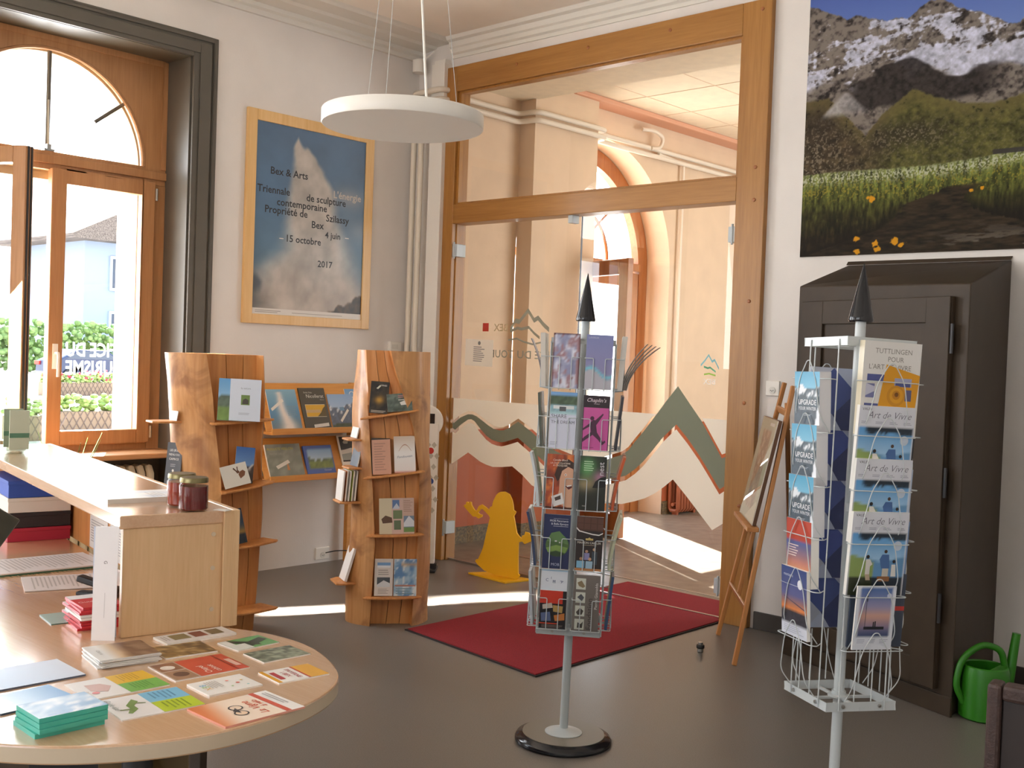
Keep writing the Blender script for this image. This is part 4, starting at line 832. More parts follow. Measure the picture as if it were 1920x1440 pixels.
# ------------------------------------------------------------------ mountain mural on the back wall
MW, MH = 2.2, 1.46
def paint_mural(U, V):
    rx = [0, 0.03, 0.055, 0.1, 0.13, 0.2, 0.25, 0.28, 0.30, 0.32, 0.345, 0.36, 0.4, 0.44, 0.48, 0.505, 0.53, 0.6, 0.8, 1]
    ry = [0.935, 0.925, 0.90, 0.863, 0.87, 0.835, 0.828, 0.855, 0.87, 0.877, 0.86, 0.845, 0.815, 0.783, 0.75, 0.738, 0.81, 0.88, 0.84, 0.92]
    ridge = np.interp(U, rx, ry)+0.010*(fbm(U*60, U*0, 101, 3)-0.5)*2
    K = lambda c: np.zeros(U.shape+(3,))+C(c)
    A = ramp((V-0.7)/0.3, [(0, '7088c4'), (1, '4c62a8')])
    asp = MW/MH; X_ = U*asp; n2 = fbm(X_*5+V*2, V*9, 107, 5); n3 = fbm(X_*70, V*76, 109, 4); n4 = fbm(X_*9, V*7, 151, 4)-0.5
    rid = 1-np.abs(2*fbm(X_*15-V*13, V*17+X_*3, 103, 7)-1); rid2 = 1-np.abs(2*fbm(X_*26+V*24, V*22-X_*9, 163, 6)-1)
    strata = np.sin((V*150+X_*28+n4*60)); strata2 = np.sin(V*90-X_*50+n4*45)
    rock = mixc(K('241f1e'), K('7d746c'), sm(0.35, 0.68, n3*0.45+n2*0.2+rid*0.35))
    zone = 0.20*sm(0.2, 0.5, U)*sm(0.80, 0.68, V)-0.20*sm(0.80, 0.88, V)-0.12*np.exp(-((U-0.42)/0.07)**2-((V-0.70)/0.06)**2)-0.10*np.exp(-((U-0.05)/0.07)**2-((V-0.86)/0.06)**2)
    big = fbm(X_*8-V*5, V*15+X_*2, 103, 6); stk = fbm(X_*22+V*10, V*85-X_*12, 167, 4); ribs = fbm(X_*70, V*22, 171, 4)
    snowm = sm(0.485, 0.565, big*0.46+stk*0.26+ribs*0.12+n3*0.16+zone*0.6)*(0.9+0.1*n3)
    body = mixc(rock, K('c4c6d8')*(0.72+0.45*n3)[..., None], snowm*sm(0.575, 0.615, V+0.16*(n2-0.5)-0.05*np.abs(np.sin(X_*16))))
    belt = sm(0.52, 0.54, V+0.06*(n2-0.5))*sm(0.655, 0.635, V+0.14*(n2-0.5)-0.02*np.sin(X_*20))*sm(0.08, 0.14, U)*sm(0.50, 0.42, U)
    body = mixc(body, K('2e2826')*(0.5+0.9*n3)[..., None], belt*0.9)
    hill = np.interp(U, [0, 0.06, 0.12, 0.16, 0.20, 0.27, 0.34, 0.40, 0.46, 0.55, 1], [0.58, 0.585, 0.49, 0.43, 0.50, 0.575, 0.53, 0.50, 0.49, 0.52, 0.6])+0.012*(n3-0.5)
    grain = fbm(X_*60, V*70, 113, 4)
    slope = mixc(K('433828'), K('4f4d26'), sm(0.08, 0.3, U+0.35*(n2-0.5)))*(0.45+1.05*grain)[..., None]
    slope = mixc(slope, K('6a6038'), np.exp(-((V-hill)/0.05)**2)*0.7*(grain > 0.3))
    dark = np.exp(-((U-0.26)/0.10)**2-((V-0.42)/0.05)**2)*0.6+np.exp(-((U-0.03)/0.06)**2-((V-0.48)/0.08)**2)*0.4
    slope = mixc(slope, K('2c241e')*(0.6+0.9*n3)[..., None], np.clip(dark, 0, 1))
    scree = sm(0.60, 0.66, fbm(X_*170, V*170, 117, 2))*sm(0.56, 0.36, V)*np.clip(0.25+dark+sm(0.2, 0.02, U)*0.5, 0, 1)
    slope = mixc(slope, K('988c78'), scree*0.75)
    fan = sm(0.010, -0.006, np.abs(U-0.105)*0.9-(0.60-V)*0.62)*sm(0.50, 0.54, V)*sm(0.605, 0.59, V); slope = mixc(slope, K('a8a4a4')*(0.75+0.4*n3)[..., None], fan*0.8)
    body = mixc(body, slope, sm(0.006, -0.006, V-hill)); body = mixc(body, K('a8a4a4')*(0.75+0.4*n3)[..., None], fan*0.7)
    A = mixc(A, body, sm(0.004, -0.004, V-ridge))
    mead = np.interp(U, [0, 0.03, 0.1, 0.2, 0.3, 0.4, 0.46, 0.53, 0.7, 1], [0.305, 0.308, 0.31, 0.305, 0.303, 0.31, 0.318, 0.33, 0.36, 0.38])
    blade = fbm(X_*130, V*34, 121, 4)
    g = ramp(np.clip((mead-V)/0.30, 0, 1), [(0, '6c7244'), (0.2, '555c28'), (0.5, '3c3c1a'), (0.8, '261f12'), (1, '1d160e')])*(0.25+1.5*blade)[..., None]
    fl = sm(0.50, 0.58, fbm(X_*230, V*200, 127, 2))*np.exp(-((mead-V-0.022)/0.022)**2); g = mixc(g, K('c4c4b0'), np.clip(fl, 0, 1)*0.8)
    yl = sm(0.62, 0.66, fbm(X_*190+5, V*190, 131, 2))*np.exp(-((mead-V-0.07)/0.04)**2); g = mixc(g, K('9a8a30'), np.clip(yl, 0, 1)*0.7)
    A = mixc(A, g, sm(0.004, -0.004, V-mead+0.01*(n3-0.5)))
    bank = np.interp(V, [0, 0.045, 0.09, 0.13, 0.17, 0.20, 0.225, 0.24], [0.0, 0.10, 0.20, 0.235, 0.25, 0.32, 0.36, 0.5])+0.02*(blade-0.5)
    bank2 = np.interp(V, [0, 0.075, 0.115, 0.15, 0.185, 0.22, 0.24], [0.9, 0.58, 0.47, 0.41, 0.395, 0.42, 0.5])+0.03*(blade-0.5)
    wat = sm(0, 0.012, U-bank)*sm(0.012, 0.0, U-bank2)*sm(0.235, 0.215, V)
    w = K('2c2318')*(0.35+1.25*fbm(X_*26, V*120, 137, 4))[..., None]; w = mixc(w, K('6a6258'), sm(0.50, 0.6, fbm(X_*14, V*90, 139))*sm(0.12, 0.02, V)*sm(0.25, 0.45, U)*0.8)
    A = mixc(A, w, wat)
    A = mixc(A, K('17110b'), sm(0.045, 0.0, bank-U)*sm(0.2, 0.12, V)*0.7*(1-wat)); A = mixc(A, K('17110b'), sm(0.05, 0.0, U-bank2)*sm(0.24, 0.2, V)*sm(0.0, 0.01, U-bank2)*sm(0.06, 0.12, V)*0.6)
    sh = sm(0.22, 0.10, V)*sm(0.25, 0.12, U)*0.6; A = mixc(A, K('1c150d'), sh*sm(0.4, 0.58, fbm(X_*30, V*34, 141)))
    for cu, cv, r in ((0.185, 0.20, 0.012), (0.172, 0.205, 0.007), (0.15, 0.055, 0.010), (0.195, 0.038, 0.011), (0.20, 0.02, 0.013), (0.245, 0.045, 0.016), (0.26, 0.032, 0.013), (0.15, 0.012, 0.010), (0.415, 0.205, 0.008), (0.44, 0.21, 0.005)):
        A = mixc(A, K('cf9018'), sm(r*0.75, r*0.5, np.hypot((U-cu), (V-cv)/asp*1.2)+r*1.6*(n3-0.5)))
    hut = ((U > 0.46) & (U < 0.56) & (V > 0.318) & (V < 0.336)).astype(float); A = mixc(A, np.zeros(A.shape)+C('3a3634'), hut*0.9)
    return A
mu = card('mountain_mural', MW, MH, 0.012, n=(760, 500), paint=paint_mural, edge='c8c2b8', mat=M_MURAL); stand_at(mu, (3.195+MW/2, -0.0005, 2.103), 0)
tag(mu, 'large mountain landscape photo print above the dark cupboard', 'mural')

# ------------------------------------------------------------------ small fittings
def wall_socket(label, loc, rz, w=0.085, h=0.085):
    t = thing('wall_socket', label, 'socket', loc, rz)
    MB().box(-w/2, w/2, -0.012, 0, -h/2, h/2).build('plate', M_WHITEP, t, bevel=0.004)
    MB().lathe([(0.02, 0), (0.02, 0.004)], 20, M=Matrix.Translation((0, -0.012, -0.012)) @ Matrix.Rotation(R(90), 4, 'X')).build('inset', M_CORN, t, smooth=True)
    for x in (-0.008, 0.0, 0.008): MB().lathe([(0.0025, 0), (0.0025, 0.001)], 8, M=Matrix.Translation((x, -0.016, -0.012-0.004*(x == 0))) @ Matrix.Rotation(R(90), 4, 'X')).build('pin_hole', M_BLACKM, t)
    return t
wall_socket('white wall socket beside the right post of the glass partition', (3.06, 0, 1.372), 0)
so = wall_socket('white floor-level socket box under the pine rack on the left wall', (0, -0.77, 0.065), R(90), 0.12, 0.085)
cb_ = MB().tube(round_path([(0.03, -0.76, 0.07), (0.07, -0.70, 0.085), (0.08, -0.58, 0.075), (0.06, -0.5, 0.06)], 0.03), 0.004, 6).build('cable', M_BLACKM, smooth=True); tag(cb_, 'short black cable plugged into the low socket on the left wall', 'cable')
th = thing('control_box', 'flat white control box on the left wall beside the vertical pipes', 'box', (0.0, -0.17, 1.50)); MB().box(0, 0.03, -0.055, 0.055, 0, 0.075).build('housing', M_WHITEP, th, bevel=0.004); MB().box(0.03, 0.032, -0.04, 0.02, 0.02, 0.055).build('cover', M_CORN, th)
jb = thing('junction_box', 'small white cylindrical junction box under the cornice in the corner', 'box', (0.10, -0.10, 3.60)); MB().lathe([(0.03, -0.05), (0.045, -0.045), (0.045, 0.045), (0.03, 0.05)], 20).build('body', M_WHITEP, jb, smooth=True); MB().tube([(0.03, 0.0, 0.03), (0.12, 0.04, 0.10)], 0.006, 6).build('cable', M_CORD, jb)
for i, (x, z, lb) in enumerate([(0.076, 3.405, 'left of the two cream pipes rising in the corner and bending over the post'), (0.155, 3.335, 'right of the two cream pipes rising in the corner and bending over the post')]):
    p = MB().tube(round_path([(x, -0.10, 0.0), (x, -0.10, z), (x+0.02, -0.10, z), (0.345, -0.10, z), (0.36, -0.03, z)], 0.085-0.02*i, 6), 0.021, 12).build('heating_pipe', M_PIPE, smooth=True); tag(p, lb, 'pipe')

# ------------------------------------------------------------------ dark cupboard
A0 = Vector((4.393, -0.724)); B0 = Vector((3.385, -0.353)); dv = (B0-A0); LN = dv.length; ang = math.atan2(-dv.y, -dv.x)
cu = thing('cupboard', 'big dark brown painted cupboard with a sloping top under the mountain print', 'cupboard', (B0.x, B0.y, 0), ang)
iM = Matrix.Rotation(-ang, 4, 'Z') @ Matrix.Translation((-B0.x, -B0.y, 0))
def cl_(x, y, z): return tuple(iM @ Vector((x, y, z)))
ZF = 1.885; ZB = 2.05
wl_, wr_ = cl_(3.475, -0.002, 0), cl_(4.317, -0.002, 0)
vs = [(0, 0, 0), (LN, 0, 0), (wr_[0], wr_[1], 0), (wl_[0], wl_[1], 0), (0, 0, ZF+0.03), (LN, 0, ZF), (wr_[0], wr_[1], ZB), (wl_[0], wl_[1], ZB)]
MB().add(vs, [(0, 3, 2, 1), (0, 1, 5, 4), (1, 2, 6, 5), (2, 3, 7, 6), (3, 0, 4, 7), (4, 5, 6, 7)]).build('body', M_DARK, cu, bevel=0.006)
MB().add([tuple(Vector(v)+Vector(d)) for v, d in ((vs[7], (-0.0, -0.012, 0.0)), (vs[6], (0.004, -0.012, 0.0)), (vs[6], (0.004, 0, 0.02)), (vs[7], (0, 0, 0.02)))], [(0, 1, 2, 3)]).build('top_bead', M_DARK, cu)
dr = MB(); d0, d1, dz0, dz1 = LN-1.03+0.02, LN-0.075, 0.105, 1.83
dr.box(d0, d1, -0.022, -0.001, dz0, dz1); o_dr = dr.build('door', M_DARK, cu, bevel=0.003)
pn = MB()
for q in ((d0, LN-0.86, dz0, dz1), (LN-0.205, d1, dz0, dz1), (LN-0.86, LN-0.205, 1.715, dz1), (LN-0.86, LN-0.205, dz0, 0.22)): pn.box(q[0], q[1], -0.036, -0.022, q[2], q[3])
pn.build('door_frame', M_DARK, o_dr, bevel=0.003)
for z in (1.58, 0.95, 0.40): MB().tube([(d1+0.012, -0.03, z), (d1+0.012, -0.03, z+0.13)], 0.008, 8).build('hinge', M_DSTEEL, cu, smooth=True)
MB().box(0.0, LN+0.004, -0.012, 0.0, 0.0, 0.085).build('plinth', M_DARK, cu, bevel=0.002)

# ------------------------------------------------------------------ floor things
mt = thing('door_mat', 'long red door mat with black rubber edge crossing under the glass door', 'mat', (0, 0, 0))
mp_ = [(1.785, -1.571), (2.823, -1.675), (2.80, 0.44), (1.775, 0.44)]
MB().prism(mp_, 0.0, 0.006).build('rubber_edge', M_RUBBER, mt)
c_ = Vector((sum(p[0] for p in mp_)/4, sum(p[1] for p in mp_)/4))
MB().prism([(c_.x+(p[0]-c_.x)*0.975, c_.y+(p[1]-c_.y)*0.988) for p in mp_], 0.0055, 0.0105).build('pile', M_RED, mt)
struct('trim_hall_floor_strip', MB().box(0.3, 4.5, 0.53, 0.55, 0.0, 0.004), M_STEEL)
ds = thing('door_stop', 'small dark metal door stop standing alone on the floor', 'door stop', (3.083, -0.68, 0))
MB().lathe([(0.012, 0), (0.016, 0.004), (0.016, 0.018), (0.012, 0.02)], 16).build('base', M_STEEL, ds, smooth=True); MB().lathe([(0.018, 0.02), (0.021, 0.024), (0.021, 0.036), (0.018, 0.04)], 16).build('rubber_ring', M_BLACKM, ds, smooth=True); MB().lathe([(0.012, 0.04), (0.012, 0.052), (0, 0.055)], 16).build('cap', M_STEEL, ds, smooth=True)

# yellow cut-out board
yb_ = thing('cutout_figure', 'flat yellow cut-out figure board with raised hand, in front of the glass', 'sign', (0.93, -0.19, 0), math.atan2(0.17, 0.985))
bd_ = [(0.195, 0.016), (0.097, 0.034), (0.039, 0.067), (0.017, 0.088), (0.027, 0.104), (0.041, 0.105), (0.077, 0.183), (0.1, 0.285), (0.127, 0.398), (0.116, 0.414), (0.065, 0.45), (0.051, 0.451), (0.027, 0.422), (0.045, 0.412), (0.063, 0.412), (0.06, 0.397), (0.033, 0.382), (0.011, 0.394), (-0.014, 0.391), (-0.051, 0.42), (-0.096, 0.456), (-0.085, 0.469), (-0.074, 0.464), (-0.075, 0.485), (-0.061, 0.489), (-0.053, 0.475), (-0.049, 0.49), (-0.032, 0.489), (-0.028, 0.469), (-0.005, 0.439), (0.013, 0.432), (0.032, 0.469), (0.057, 0.482), (0.085, 0.469), (0.128, 0.445), (0.119, 0.458), (0.127, 0.474), (0.141, 0.478), (0.145, 0.50), (0.15, 0.517), (0.172, 0.559), (0.188, 0.574), (0.206, 0.583), (0.24, 0.588), (0.278, 0.573), (0.3, 0.538), (0.310, 0.505), (0.315, 0.471), (0.334, 0.461), (0.328, 0.446), (0.318, 0.431), (0.326, 0.403), (0.347, 0.32), (0.368, 0.3), (0.387, 0.288), (0.388, 0.308), (0.408, 0.316), (0.413, 0.337), (0.44, 0.334), (0.471, 0.312), (0.472, 0.284), (0.443, 0.269), (0.41, 0.254), (0.393, 0.269), (0.363, 0.259), (0.363, 0.179), (0.369, 0.052), (0.382, 0.042), (0.373, 0.024), (0.36, 0.012)]
MB().prism(bd_, -0.006, 0.006, 'xz').build('figure_panel', M_YELLOW, yb_, bevel=0.0015)
MB().prism([(-0.015, -0.035), (0.35, -0.13), (0.43, 0.075), (0.07, 0.075)], 0.0, 0.012).build('base_plate', M_YELLOW, yb_, bevel=0.002)

# round-headed information column behind the right trunk
ic = thing('info_column', 'white info column with round head and small screen behind the right trunk', 'sign', (0.632, -0.39, 0), R(40))
MB().box(-0.085, 0.085, -0.02, 0.02, 0.05, 1.02).build('panel', M_WHITEP, ic, bevel=0.006)
MB().lathe([(0.108, 0), (0.112, 0.004), (0.112, 0.026), (0.108, 0.03)], 40, M=Matrix.Translation((0, 0.015, 1.03)) @ Matrix.Rotation(R(90), 4, 'X')).build('head', M_WHITEP, ic, smooth=True)
MB().box(-0.03, 0.055, -0.019, -0.015, 0.975, 1.085).build('screen', M_BLACK, ic)
dm = MB()
for r_ in range(7):
    for c__ in range(4):
        x, z = -0.062+0.04*c__+0.02*(r_ % 2), 0.42+0.075*r_; dm.add([(x, -0.0206, z-0.022), (x+0.018, -0.0206, z), (x, -0.0206, z+0.022), (x-0.018, -0.0206, z)], [(0, 1, 2, 3)])
dm.build('lozenge_print', plain('lozenge_grey', 'b9b4a4', 0.5), ic)
for x, z, m in ((0.035, 0.83, M_REDV), (0.04, 0.62, plain('badge_blue', '2c4a8c', 0.5))): MB().lathe([(0.022, 0), (0.022, 0.0015)], 20, M=Matrix.Translation((x, -0.02, z)) @ Matrix.Rotation(R(90), 4, 'X')).build('badge', m, ic)
MB().box(-0.10, 0.10, -0.09, 0.09, 0.0, 0.02).build('base', M_BLACKM, ic, bevel=0.004); MB().box(-0.10, 0.10, -0.018, 0.018, 0.02, 0.05).build('foot', M_BLACKM, ic)

# ------------------------------------------------------------------ easel with framed picture
FL, FR = Vector((2.946, -0.293, 0)), Vector((3.33, -0.755, 0)); TL, TR_ = Vector((3.225, -0.175, 1.41)), Vector((3.452, -0.50, 1.40))
ea = thing('easel', 'beech wood easel by the right door post, leaning back', 'easel', tuple((FL+FR)/2)); eo = (FL+FR)/2
def bar(a, b, w, d, name, m, par, up=None):
    a, b = Vector(a), Vector(b); z = (b-a); L_ = z.length; z.normalize(); u = (FR-FL).normalized(); u = (u-z*u.dot(z)).normalized(); v = z.cross(u)
    Mx = Matrix(((u.x, v.x, z.x, a.x), (u.y, v.y, z.y, a.y), (u.z, v.z, z.z, a.z), (0, 0, 0, 1)))
    return MB().box(-w/2, w/2, -d/2, d/2, 0, L_, M=Mx).build(name, m, par, bevel=0.003)
E_ = lambda p: Vector(p)-eo
bar(E_(FL), E_(TL), 0.03, 0.022, 'leg', M_EASEL, ea); bar(E_(FR), E_(TR_), 0.03, 0.022, 'leg', M_EASEL, ea)
mid = lambda t: (FL.lerp(TL, t)+FR.lerp(TR_, t))/2
bar(E_(mid(0.93)+Vector((0.01, 0.01, 0))), E_((3.352, -0.215, 0.0)), 0.03, 0.022, 'leg', M_EASEL, ea)
bar(E_(FL.lerp(TL, 0.2)), E_(FR.lerp(TR_, 0.2)), 0.012, 0.04, 'cross_rail', M_EASEL, ea); bar(E_(FL.lerp(TL, 0.9)), E_(FR.lerp(TR_, 0.9)), 0.012, 0.04, 'cross_rail', M_EASEL, ea)
bar(E_(mid(0.2)), E_(mid(0.47)), 0.028, 0.02, 'centre_post', M_EASEL, ea)
nrm = Vector((-0.78, -0.63, 0.0)); la, lb = FL.lerp(TL, 0.475)+nrm*0.02, FR.lerp(TR_, 0.475)+nrm*0.02; e_ = (lb-la).normalized()
l1, l2 = la-e_*0.03, lb+e_*0.03; w_ = nrm*0.06
MB().add([tuple(E_(p)) for p in (l1, l2, l2+w_, l1+w_)]+[tuple(E_(p)+Vector((0, 0, 0.022))) for p in (l1, l2, l2+w_, l1+w_)], [(0, 3, 2, 1), (4, 5, 6, 7), (0, 1, 5, 4), (1, 2, 6, 5), (2, 3, 7, 6), (3, 0, 4, 7)]).build('ledge', M_EASEL, ea, bevel=0.003)
pc_ = thing('easel_picture', 'narrow framed picture with pale mount standing on the easel ledge', 'picture', tuple((la+lb)/2+nrm*0.03+Vector((0, 0, 0.025))), math.atan2(e_.y, e_.x))
pw, ph = (lb-la).length*0.98, 0.545
hold = bpy.data.objects.new('back_board', None); bpy.data.objects.remove(hold)
lean_e = math.atan2((TL-FL).xy.dot(Vector((0.78, 0.63))), 1.41)
Lm = Matrix.Rotation(-lean_e, 4, 'X')
o_ = MB().box(-pw/2, pw/2, 0.0, 0.018, 0, ph, M=Lm).build('back_board', plain('picture_backing', '6a4a34', 0.6), pc_, bevel=0.002)
pp_ = card('print', pw-0.005, ph-0.005, 0.003, n=(24, 40), paint=lambda U, V: np.where(((U > 0.22) & (U < 0.78) & (V > 0.12) & (V < 0.9))[..., None], P_mottle('b08a6c', '8f6f5c', 9, 151, 'c8ad92')(U, V), np.zeros(U.shape+(3,))+C('b8b296')), ov=[('r', 0.58, 0.935, 0.86, 0.965, 'e8e4da'), ('p', [(0.4, 0.02), (0.97, 0.02), (0.97, 0.2), (0.9, 0.22)], 'd8cfb4')], parent=pc_); pp_.matrix_local = Lm
MB().box(-pw/2, pw/2, -0.0055, -0.0035, 0, ph, M=Lm).build('glazing', M_GLASS, pc_)

# ------------------------------------------------------------------ watering can and chair
wc = thing('watering_can', 'green plastic watering can on the floor beside the dark cupboard', 'watering can', (4.490, -0.614, 0), 0)
MB().lathe([(0.092, 0), (0.102, 0.008), (0.104, 0.06), (0.100, 0.20), (0.094, 0.228), (0.088, 0.232), (0.084, 0.226), (0.092, 0.20), (0.096, 0.06), (0.09, 0.012), (0, 0.012)], 36).build('body', M_GREEN, wc, smooth=True)
MB().prism([(0.088*math.cos(R(a)), 0.088*math.sin(R(a))) for a in range(-60, 61, 10)], 0.225, 0.231).build('hood', M_GREEN, wc)
MB().tube(round_path([(-0.06, -0.078, 0.07), (-0.085, -0.105, 0.14), (-0.075, -0.085, 0.26), (-0.01, -0.01, 0.325), (0.05, 0.045, 0.30), (0.062, 0.058, 0.225)], 0.06, 5), 0.0145, 10).build('handle', M_GREEN, wc, smooth=True)
MB().tube([(0.055, 0.07, 0.05), (0.075, 0.09, 0.20), (0.09, 0.105, 0.37)], [0.036, 0.022, 0.018], 12).build('spout', M_GREEN, wc, smooth=True)
ch = thing('chair', 'dark brown stitched leather chair back at the bottom right corner', 'chair', (5.56, -3.02, 0), R(8))
for x in (-0.235, 0.205): MB().box(x, x+0.03, -0.02, 0.035, 0, 0.83).build('back_post', M_LEATHER, ch, bevel=0.008)
MB().box(-0.205, 0.205, -0.018, 0.03, 0.795, 0.83).build('top_rail', M_LEATHER, ch, bevel=0.008)
MB().box(-0.205, 0.205, -0.006, 0.016, 0.48, 0.795).build('back_panel', plain('chair_panel_leather', '2b211e', 0.55), ch, bevel=0.003)  # back panel leather is darker than the frame
MB().box(-0.23, 0.23, 0.0, 0.44, 0.42, 0.47).build('seat', M_LEATHER, ch, bevel=0.012)
for x in (-0.22, 0.19): MB().box(x, x+0.03, 0.40, 0.43, 0, 0.42).build('front_leg', M_LEATHER, ch, bevel=0.005)

# plant behind the counter whose leaf tips reach above it
pl = thing('potted_plant', 'potted plant behind the counter, thin pointed leaf tips showing before the window', 'plant', (0.62, -2.93, 0))
MB().lathe([(0.09, 0), (0.13, 0.26), (0.12, 0.26), (0.0, 0.24)], 24).build('pot', plain('pot_clay', '7a5a48', 0.7), pl, smooth=True)
rnd = random.Random(5)
for i in range(9):
    a = i*0.7; ln = 0.68+0.1*rnd.random() if i % 3 else 0.74; sp = 0.13+0.08*rnd.random(); pts = [(sp*t*t*math.cos(a), sp*t*t*math.sin(a), 0.24+ln*t) for t in np.linspace(0, 1, 7)]
    MB().tube(pts, [0.012*(1-t)+0.001 for t in np.linspace(0, 1, 7)], 5).build('leaf', plain('leaf_green_%d' % i, '6f8c34', 0.5), pl, smooth=True)

# ------------------------------------------------------------------ outside the window
GZ = -0.38
struct('ground_street', MB().box(-130, -0.62, -60, 90, GZ-0.2, GZ), plain('street_asphalt', 'c9c4bc', 0.85, noise=0.05, nscale=0.6))
bA = thing('apartment_house', 'pale blue apartment house with tiled roof seen through the closed casement', 'building', (-66, 34.4, GZ))
m_f = plain('facade_pale', '8e9bb0', 0.8); m_roof = plain('roof_tiles', '4e443e', 0.8, c2='7c7068', nscale=2.0, stretch=(0.3, 6, 6)); m_win = plain('window_panes_far', '3c4656', 0.4); m_sh = plain('shutter_frame', 'a8b0bc', 0.6)
MB().box(-10, 0, -5.2, 14, 0, 8.9).build('wall', m_f, bA)
MB().prism([(-6.7, 8.7), (-6.7, 9.0), (-1.0, 11.9), (9.0, 11.9), (15.5, 9.0), (15.5, 8.7)], -11.4, 1.4, 'yz').build('roof', m_roof, bA)
for z in (1.6, 5.4):
    for y in (-2.6, 1.4, 5.5):
        f = MB().box(0.0, 0.15, y-0.8, y+0.8, z, z+2.4).build('window', m_sh, bA); MB().box(0.15, 0.2, y-0.62, y-0.05, z+0.2, z+2.2).box(0.15, 0.2, y+0.05, y+0.62, z+0.2, z+2.2).build('pane', m_win, f)
bB = thing('small_house', 'low cream house with red-brown roof left of the apartment house', 'building', (-82, 25.5, GZ))
MB().box(-8, 0, -12, 4, 0, 4.7).build('wall', plain('facade_cream', 'a8906c', 0.8), bB); MB().prism([(0.8, 4.6), (-4, 7.6), (-8.8, 4.6)], -12.6, 4.6, 'xz').build('roof', plain('roof_brown', '6a544a', 0.8, c2='8c7468', nscale=3), bB)
for y in (-5, 0): MB().box(0, 0.15, y-0.6, y+0.6, 1.6, 3.4).build('window', m_win, bB)
m_leaf = plain('hedge_green', '55703c', 0.8, c2='86a060', nscale=3)
def shrub(name, label, loc, sx_, sy_, sz_, seed, n=60, cat='hedge'):
    mb = MB(); rn = random.Random(seed)
    for i in range(n):
        c = (rn.uniform(-sx_, sx_), rn.uniform(-sy_, sy_), rn.uniform(0.05, 1)*sz_); r = rn.uniform(0.10, 0.22)
        mb.sphere(c, r, r, r*0.9, 7, 5)
    o = mb.build(name, m_leaf); o.location = loc; return tag(o, label, cat, kind=None)
hg = shrub('hedge', 'clipped green hedge behind the parked car across the street', (-56, 20.0, GZ), 0.9, 6.5, 2.9, 3, 1500)
# parked car
car = thing('parked_car', 'dark blue parked car seen between the two casements', 'car', (-42, 17.9, GZ), R(-86))
m_car = plain('car_paint', '1e2c4c', 0.25, spec=0.6)
prof = [(-2.0, 0.35), (-2.05, 0.75), (-1.95, 0.98), (-1.2, 1.05), (-0.55, 1.45), (0.9, 1.48), (1.75, 1.05), (2.0, 0.95), (2.05, 0.4)]
MB().prism(prof, -0.82, 0.82, 'xz').build('body', m_car, car, bevel=0.08)
MB().prism([(-1.0, 1.05), (-0.5, 1.38), (0.85, 1.40), (1.45, 1.05)], -0.83, 0.83, 'xz').build('window_glass', m_win, car)
for x in (-1.3, 1.3):
    for y in (-0.80, 0.80):
        w = MB().lathe([(0.31, -0.09), (0.31, 0.09)], 20, M=Matrix.Translation((x, y, 0.31)) @ Matrix.Rotation(R(90), 4, 'X')).build('wheel', M_BLACKM, car, smooth=True)
        MB().lathe([(0.19, -0.10), (0.19, 0.10)], 16, M=Matrix.Translation((x, y, 0.31)) @ Matrix.Rotation(R(90), 4, 'X')).build('hubcap', M_STEEL, w, smooth=True)
for y in (-0.6, 0.6): MB().box(1.98, 2.07, y-0.2, y+0.2, 0.75, 0.92).build('tail_light', M_REDV, car)
# planters on the pavement
def planter(label, loc, w, seed, flowers=None):
    t = thing('planter', label, 'planter', loc, R(90)); MB().box(-w/2, w/2, -0.22, 0.22, 0, 0.45).build('trough', plain('planter_wood%d' % seed, '84705c', 0.8), t, bevel=0.01)
    lat = MB()
    for k in range(int(w/0.15)+1):
        x = -w/2+k*0.15; lat.tube([(x, -0.225, 0), (x+0.25, -0.225, 0.45)], 0.012, 4); lat.tube([(x+0.25, -0.225, 0), (x, -0.225, 0.45)], 0.012, 4)
    lat.build('lattice', plain('lattice_wood%d' % seed, '6a5a50', 0.8), t)
    rn = random.Random(seed); fo_ = MB(); fl_ = MB()
    for k in range(int(w*60)):
        c = (rn.uniform(-w/2, w/2), rn.uniform(-0.2, 0.2), 0.45+rn.random()*0.32); fo_.sphere(c, 0.05+0.05*rn.random(), None, 0.05, 6, 4)
        if flowers and k % 4 == 0: fl_.sphere((c[0], c[1]-0.06, c[2]+0.08), 0.045, None, None, 6, 4)
    fo_.build('foliage', plain('planter_green%d' % seed, '5c7a34', 0.8, c2='a8bc74', nscale=9), t)
    if flowers: fl_.build('flowers', plain('flower%d' % seed, flowers, 0.7), t)
planter('wooden lattice planter with green foliage seen between the casements', (-14.1, 3.25, GZ), 0.8, 11)
planter('long planter with green foliage behind the closed casement', (-15.3, 5.0, GZ), 1.9, 12)
planter('planter with pink red flowers on the far side of the square', (-30, 11.8, GZ), 2.6, 13, 'c8344c')
# ------------------------------------------------------------------ leaflet racks on poles
ORD = ['top', 'second', 'third', 'fourth', 'lowest']
def base_pole(t, r, H, cone_h, cone_r, m):
    MB().lathe([(r, 0.004), (r*1.0, 0.012), (r*0.97, 0.022), (r*0.85, 0.032), (r*0.84, 0.033)], 56).build('base_rim', M_BLACK, t, smooth=True)
    MB().lathe([(r*0.845, 0.030), (r*0.845, 0.0345), (r*0.0, 0.0345)], 56).build('base_top', plain('base_plate_grey', '6f6a60', 0.35), t, smooth=True)
    MB().lathe([(0.073, 0.0345), (0.073, 0.037), (0.03, 0.048), (0.018, 0.052)], 40).build('base_flange', m, t, smooth=True)
    MB().lathe([(0.0165, 0.036), (0.0165, H-cone_h+0.004)], 28).build('pole', m, t, smooth=True)
    MB().lathe([(0.0, H-cone_h-0.002), (cone_r*0.94, H-cone_h-0.002), (cone_r, H-cone_h+0.004), (cone_r*0.95, H-cone_h+0.014), (0.001, H)], 36).build('cone_finial', M_BLACK, t, smooth=True)
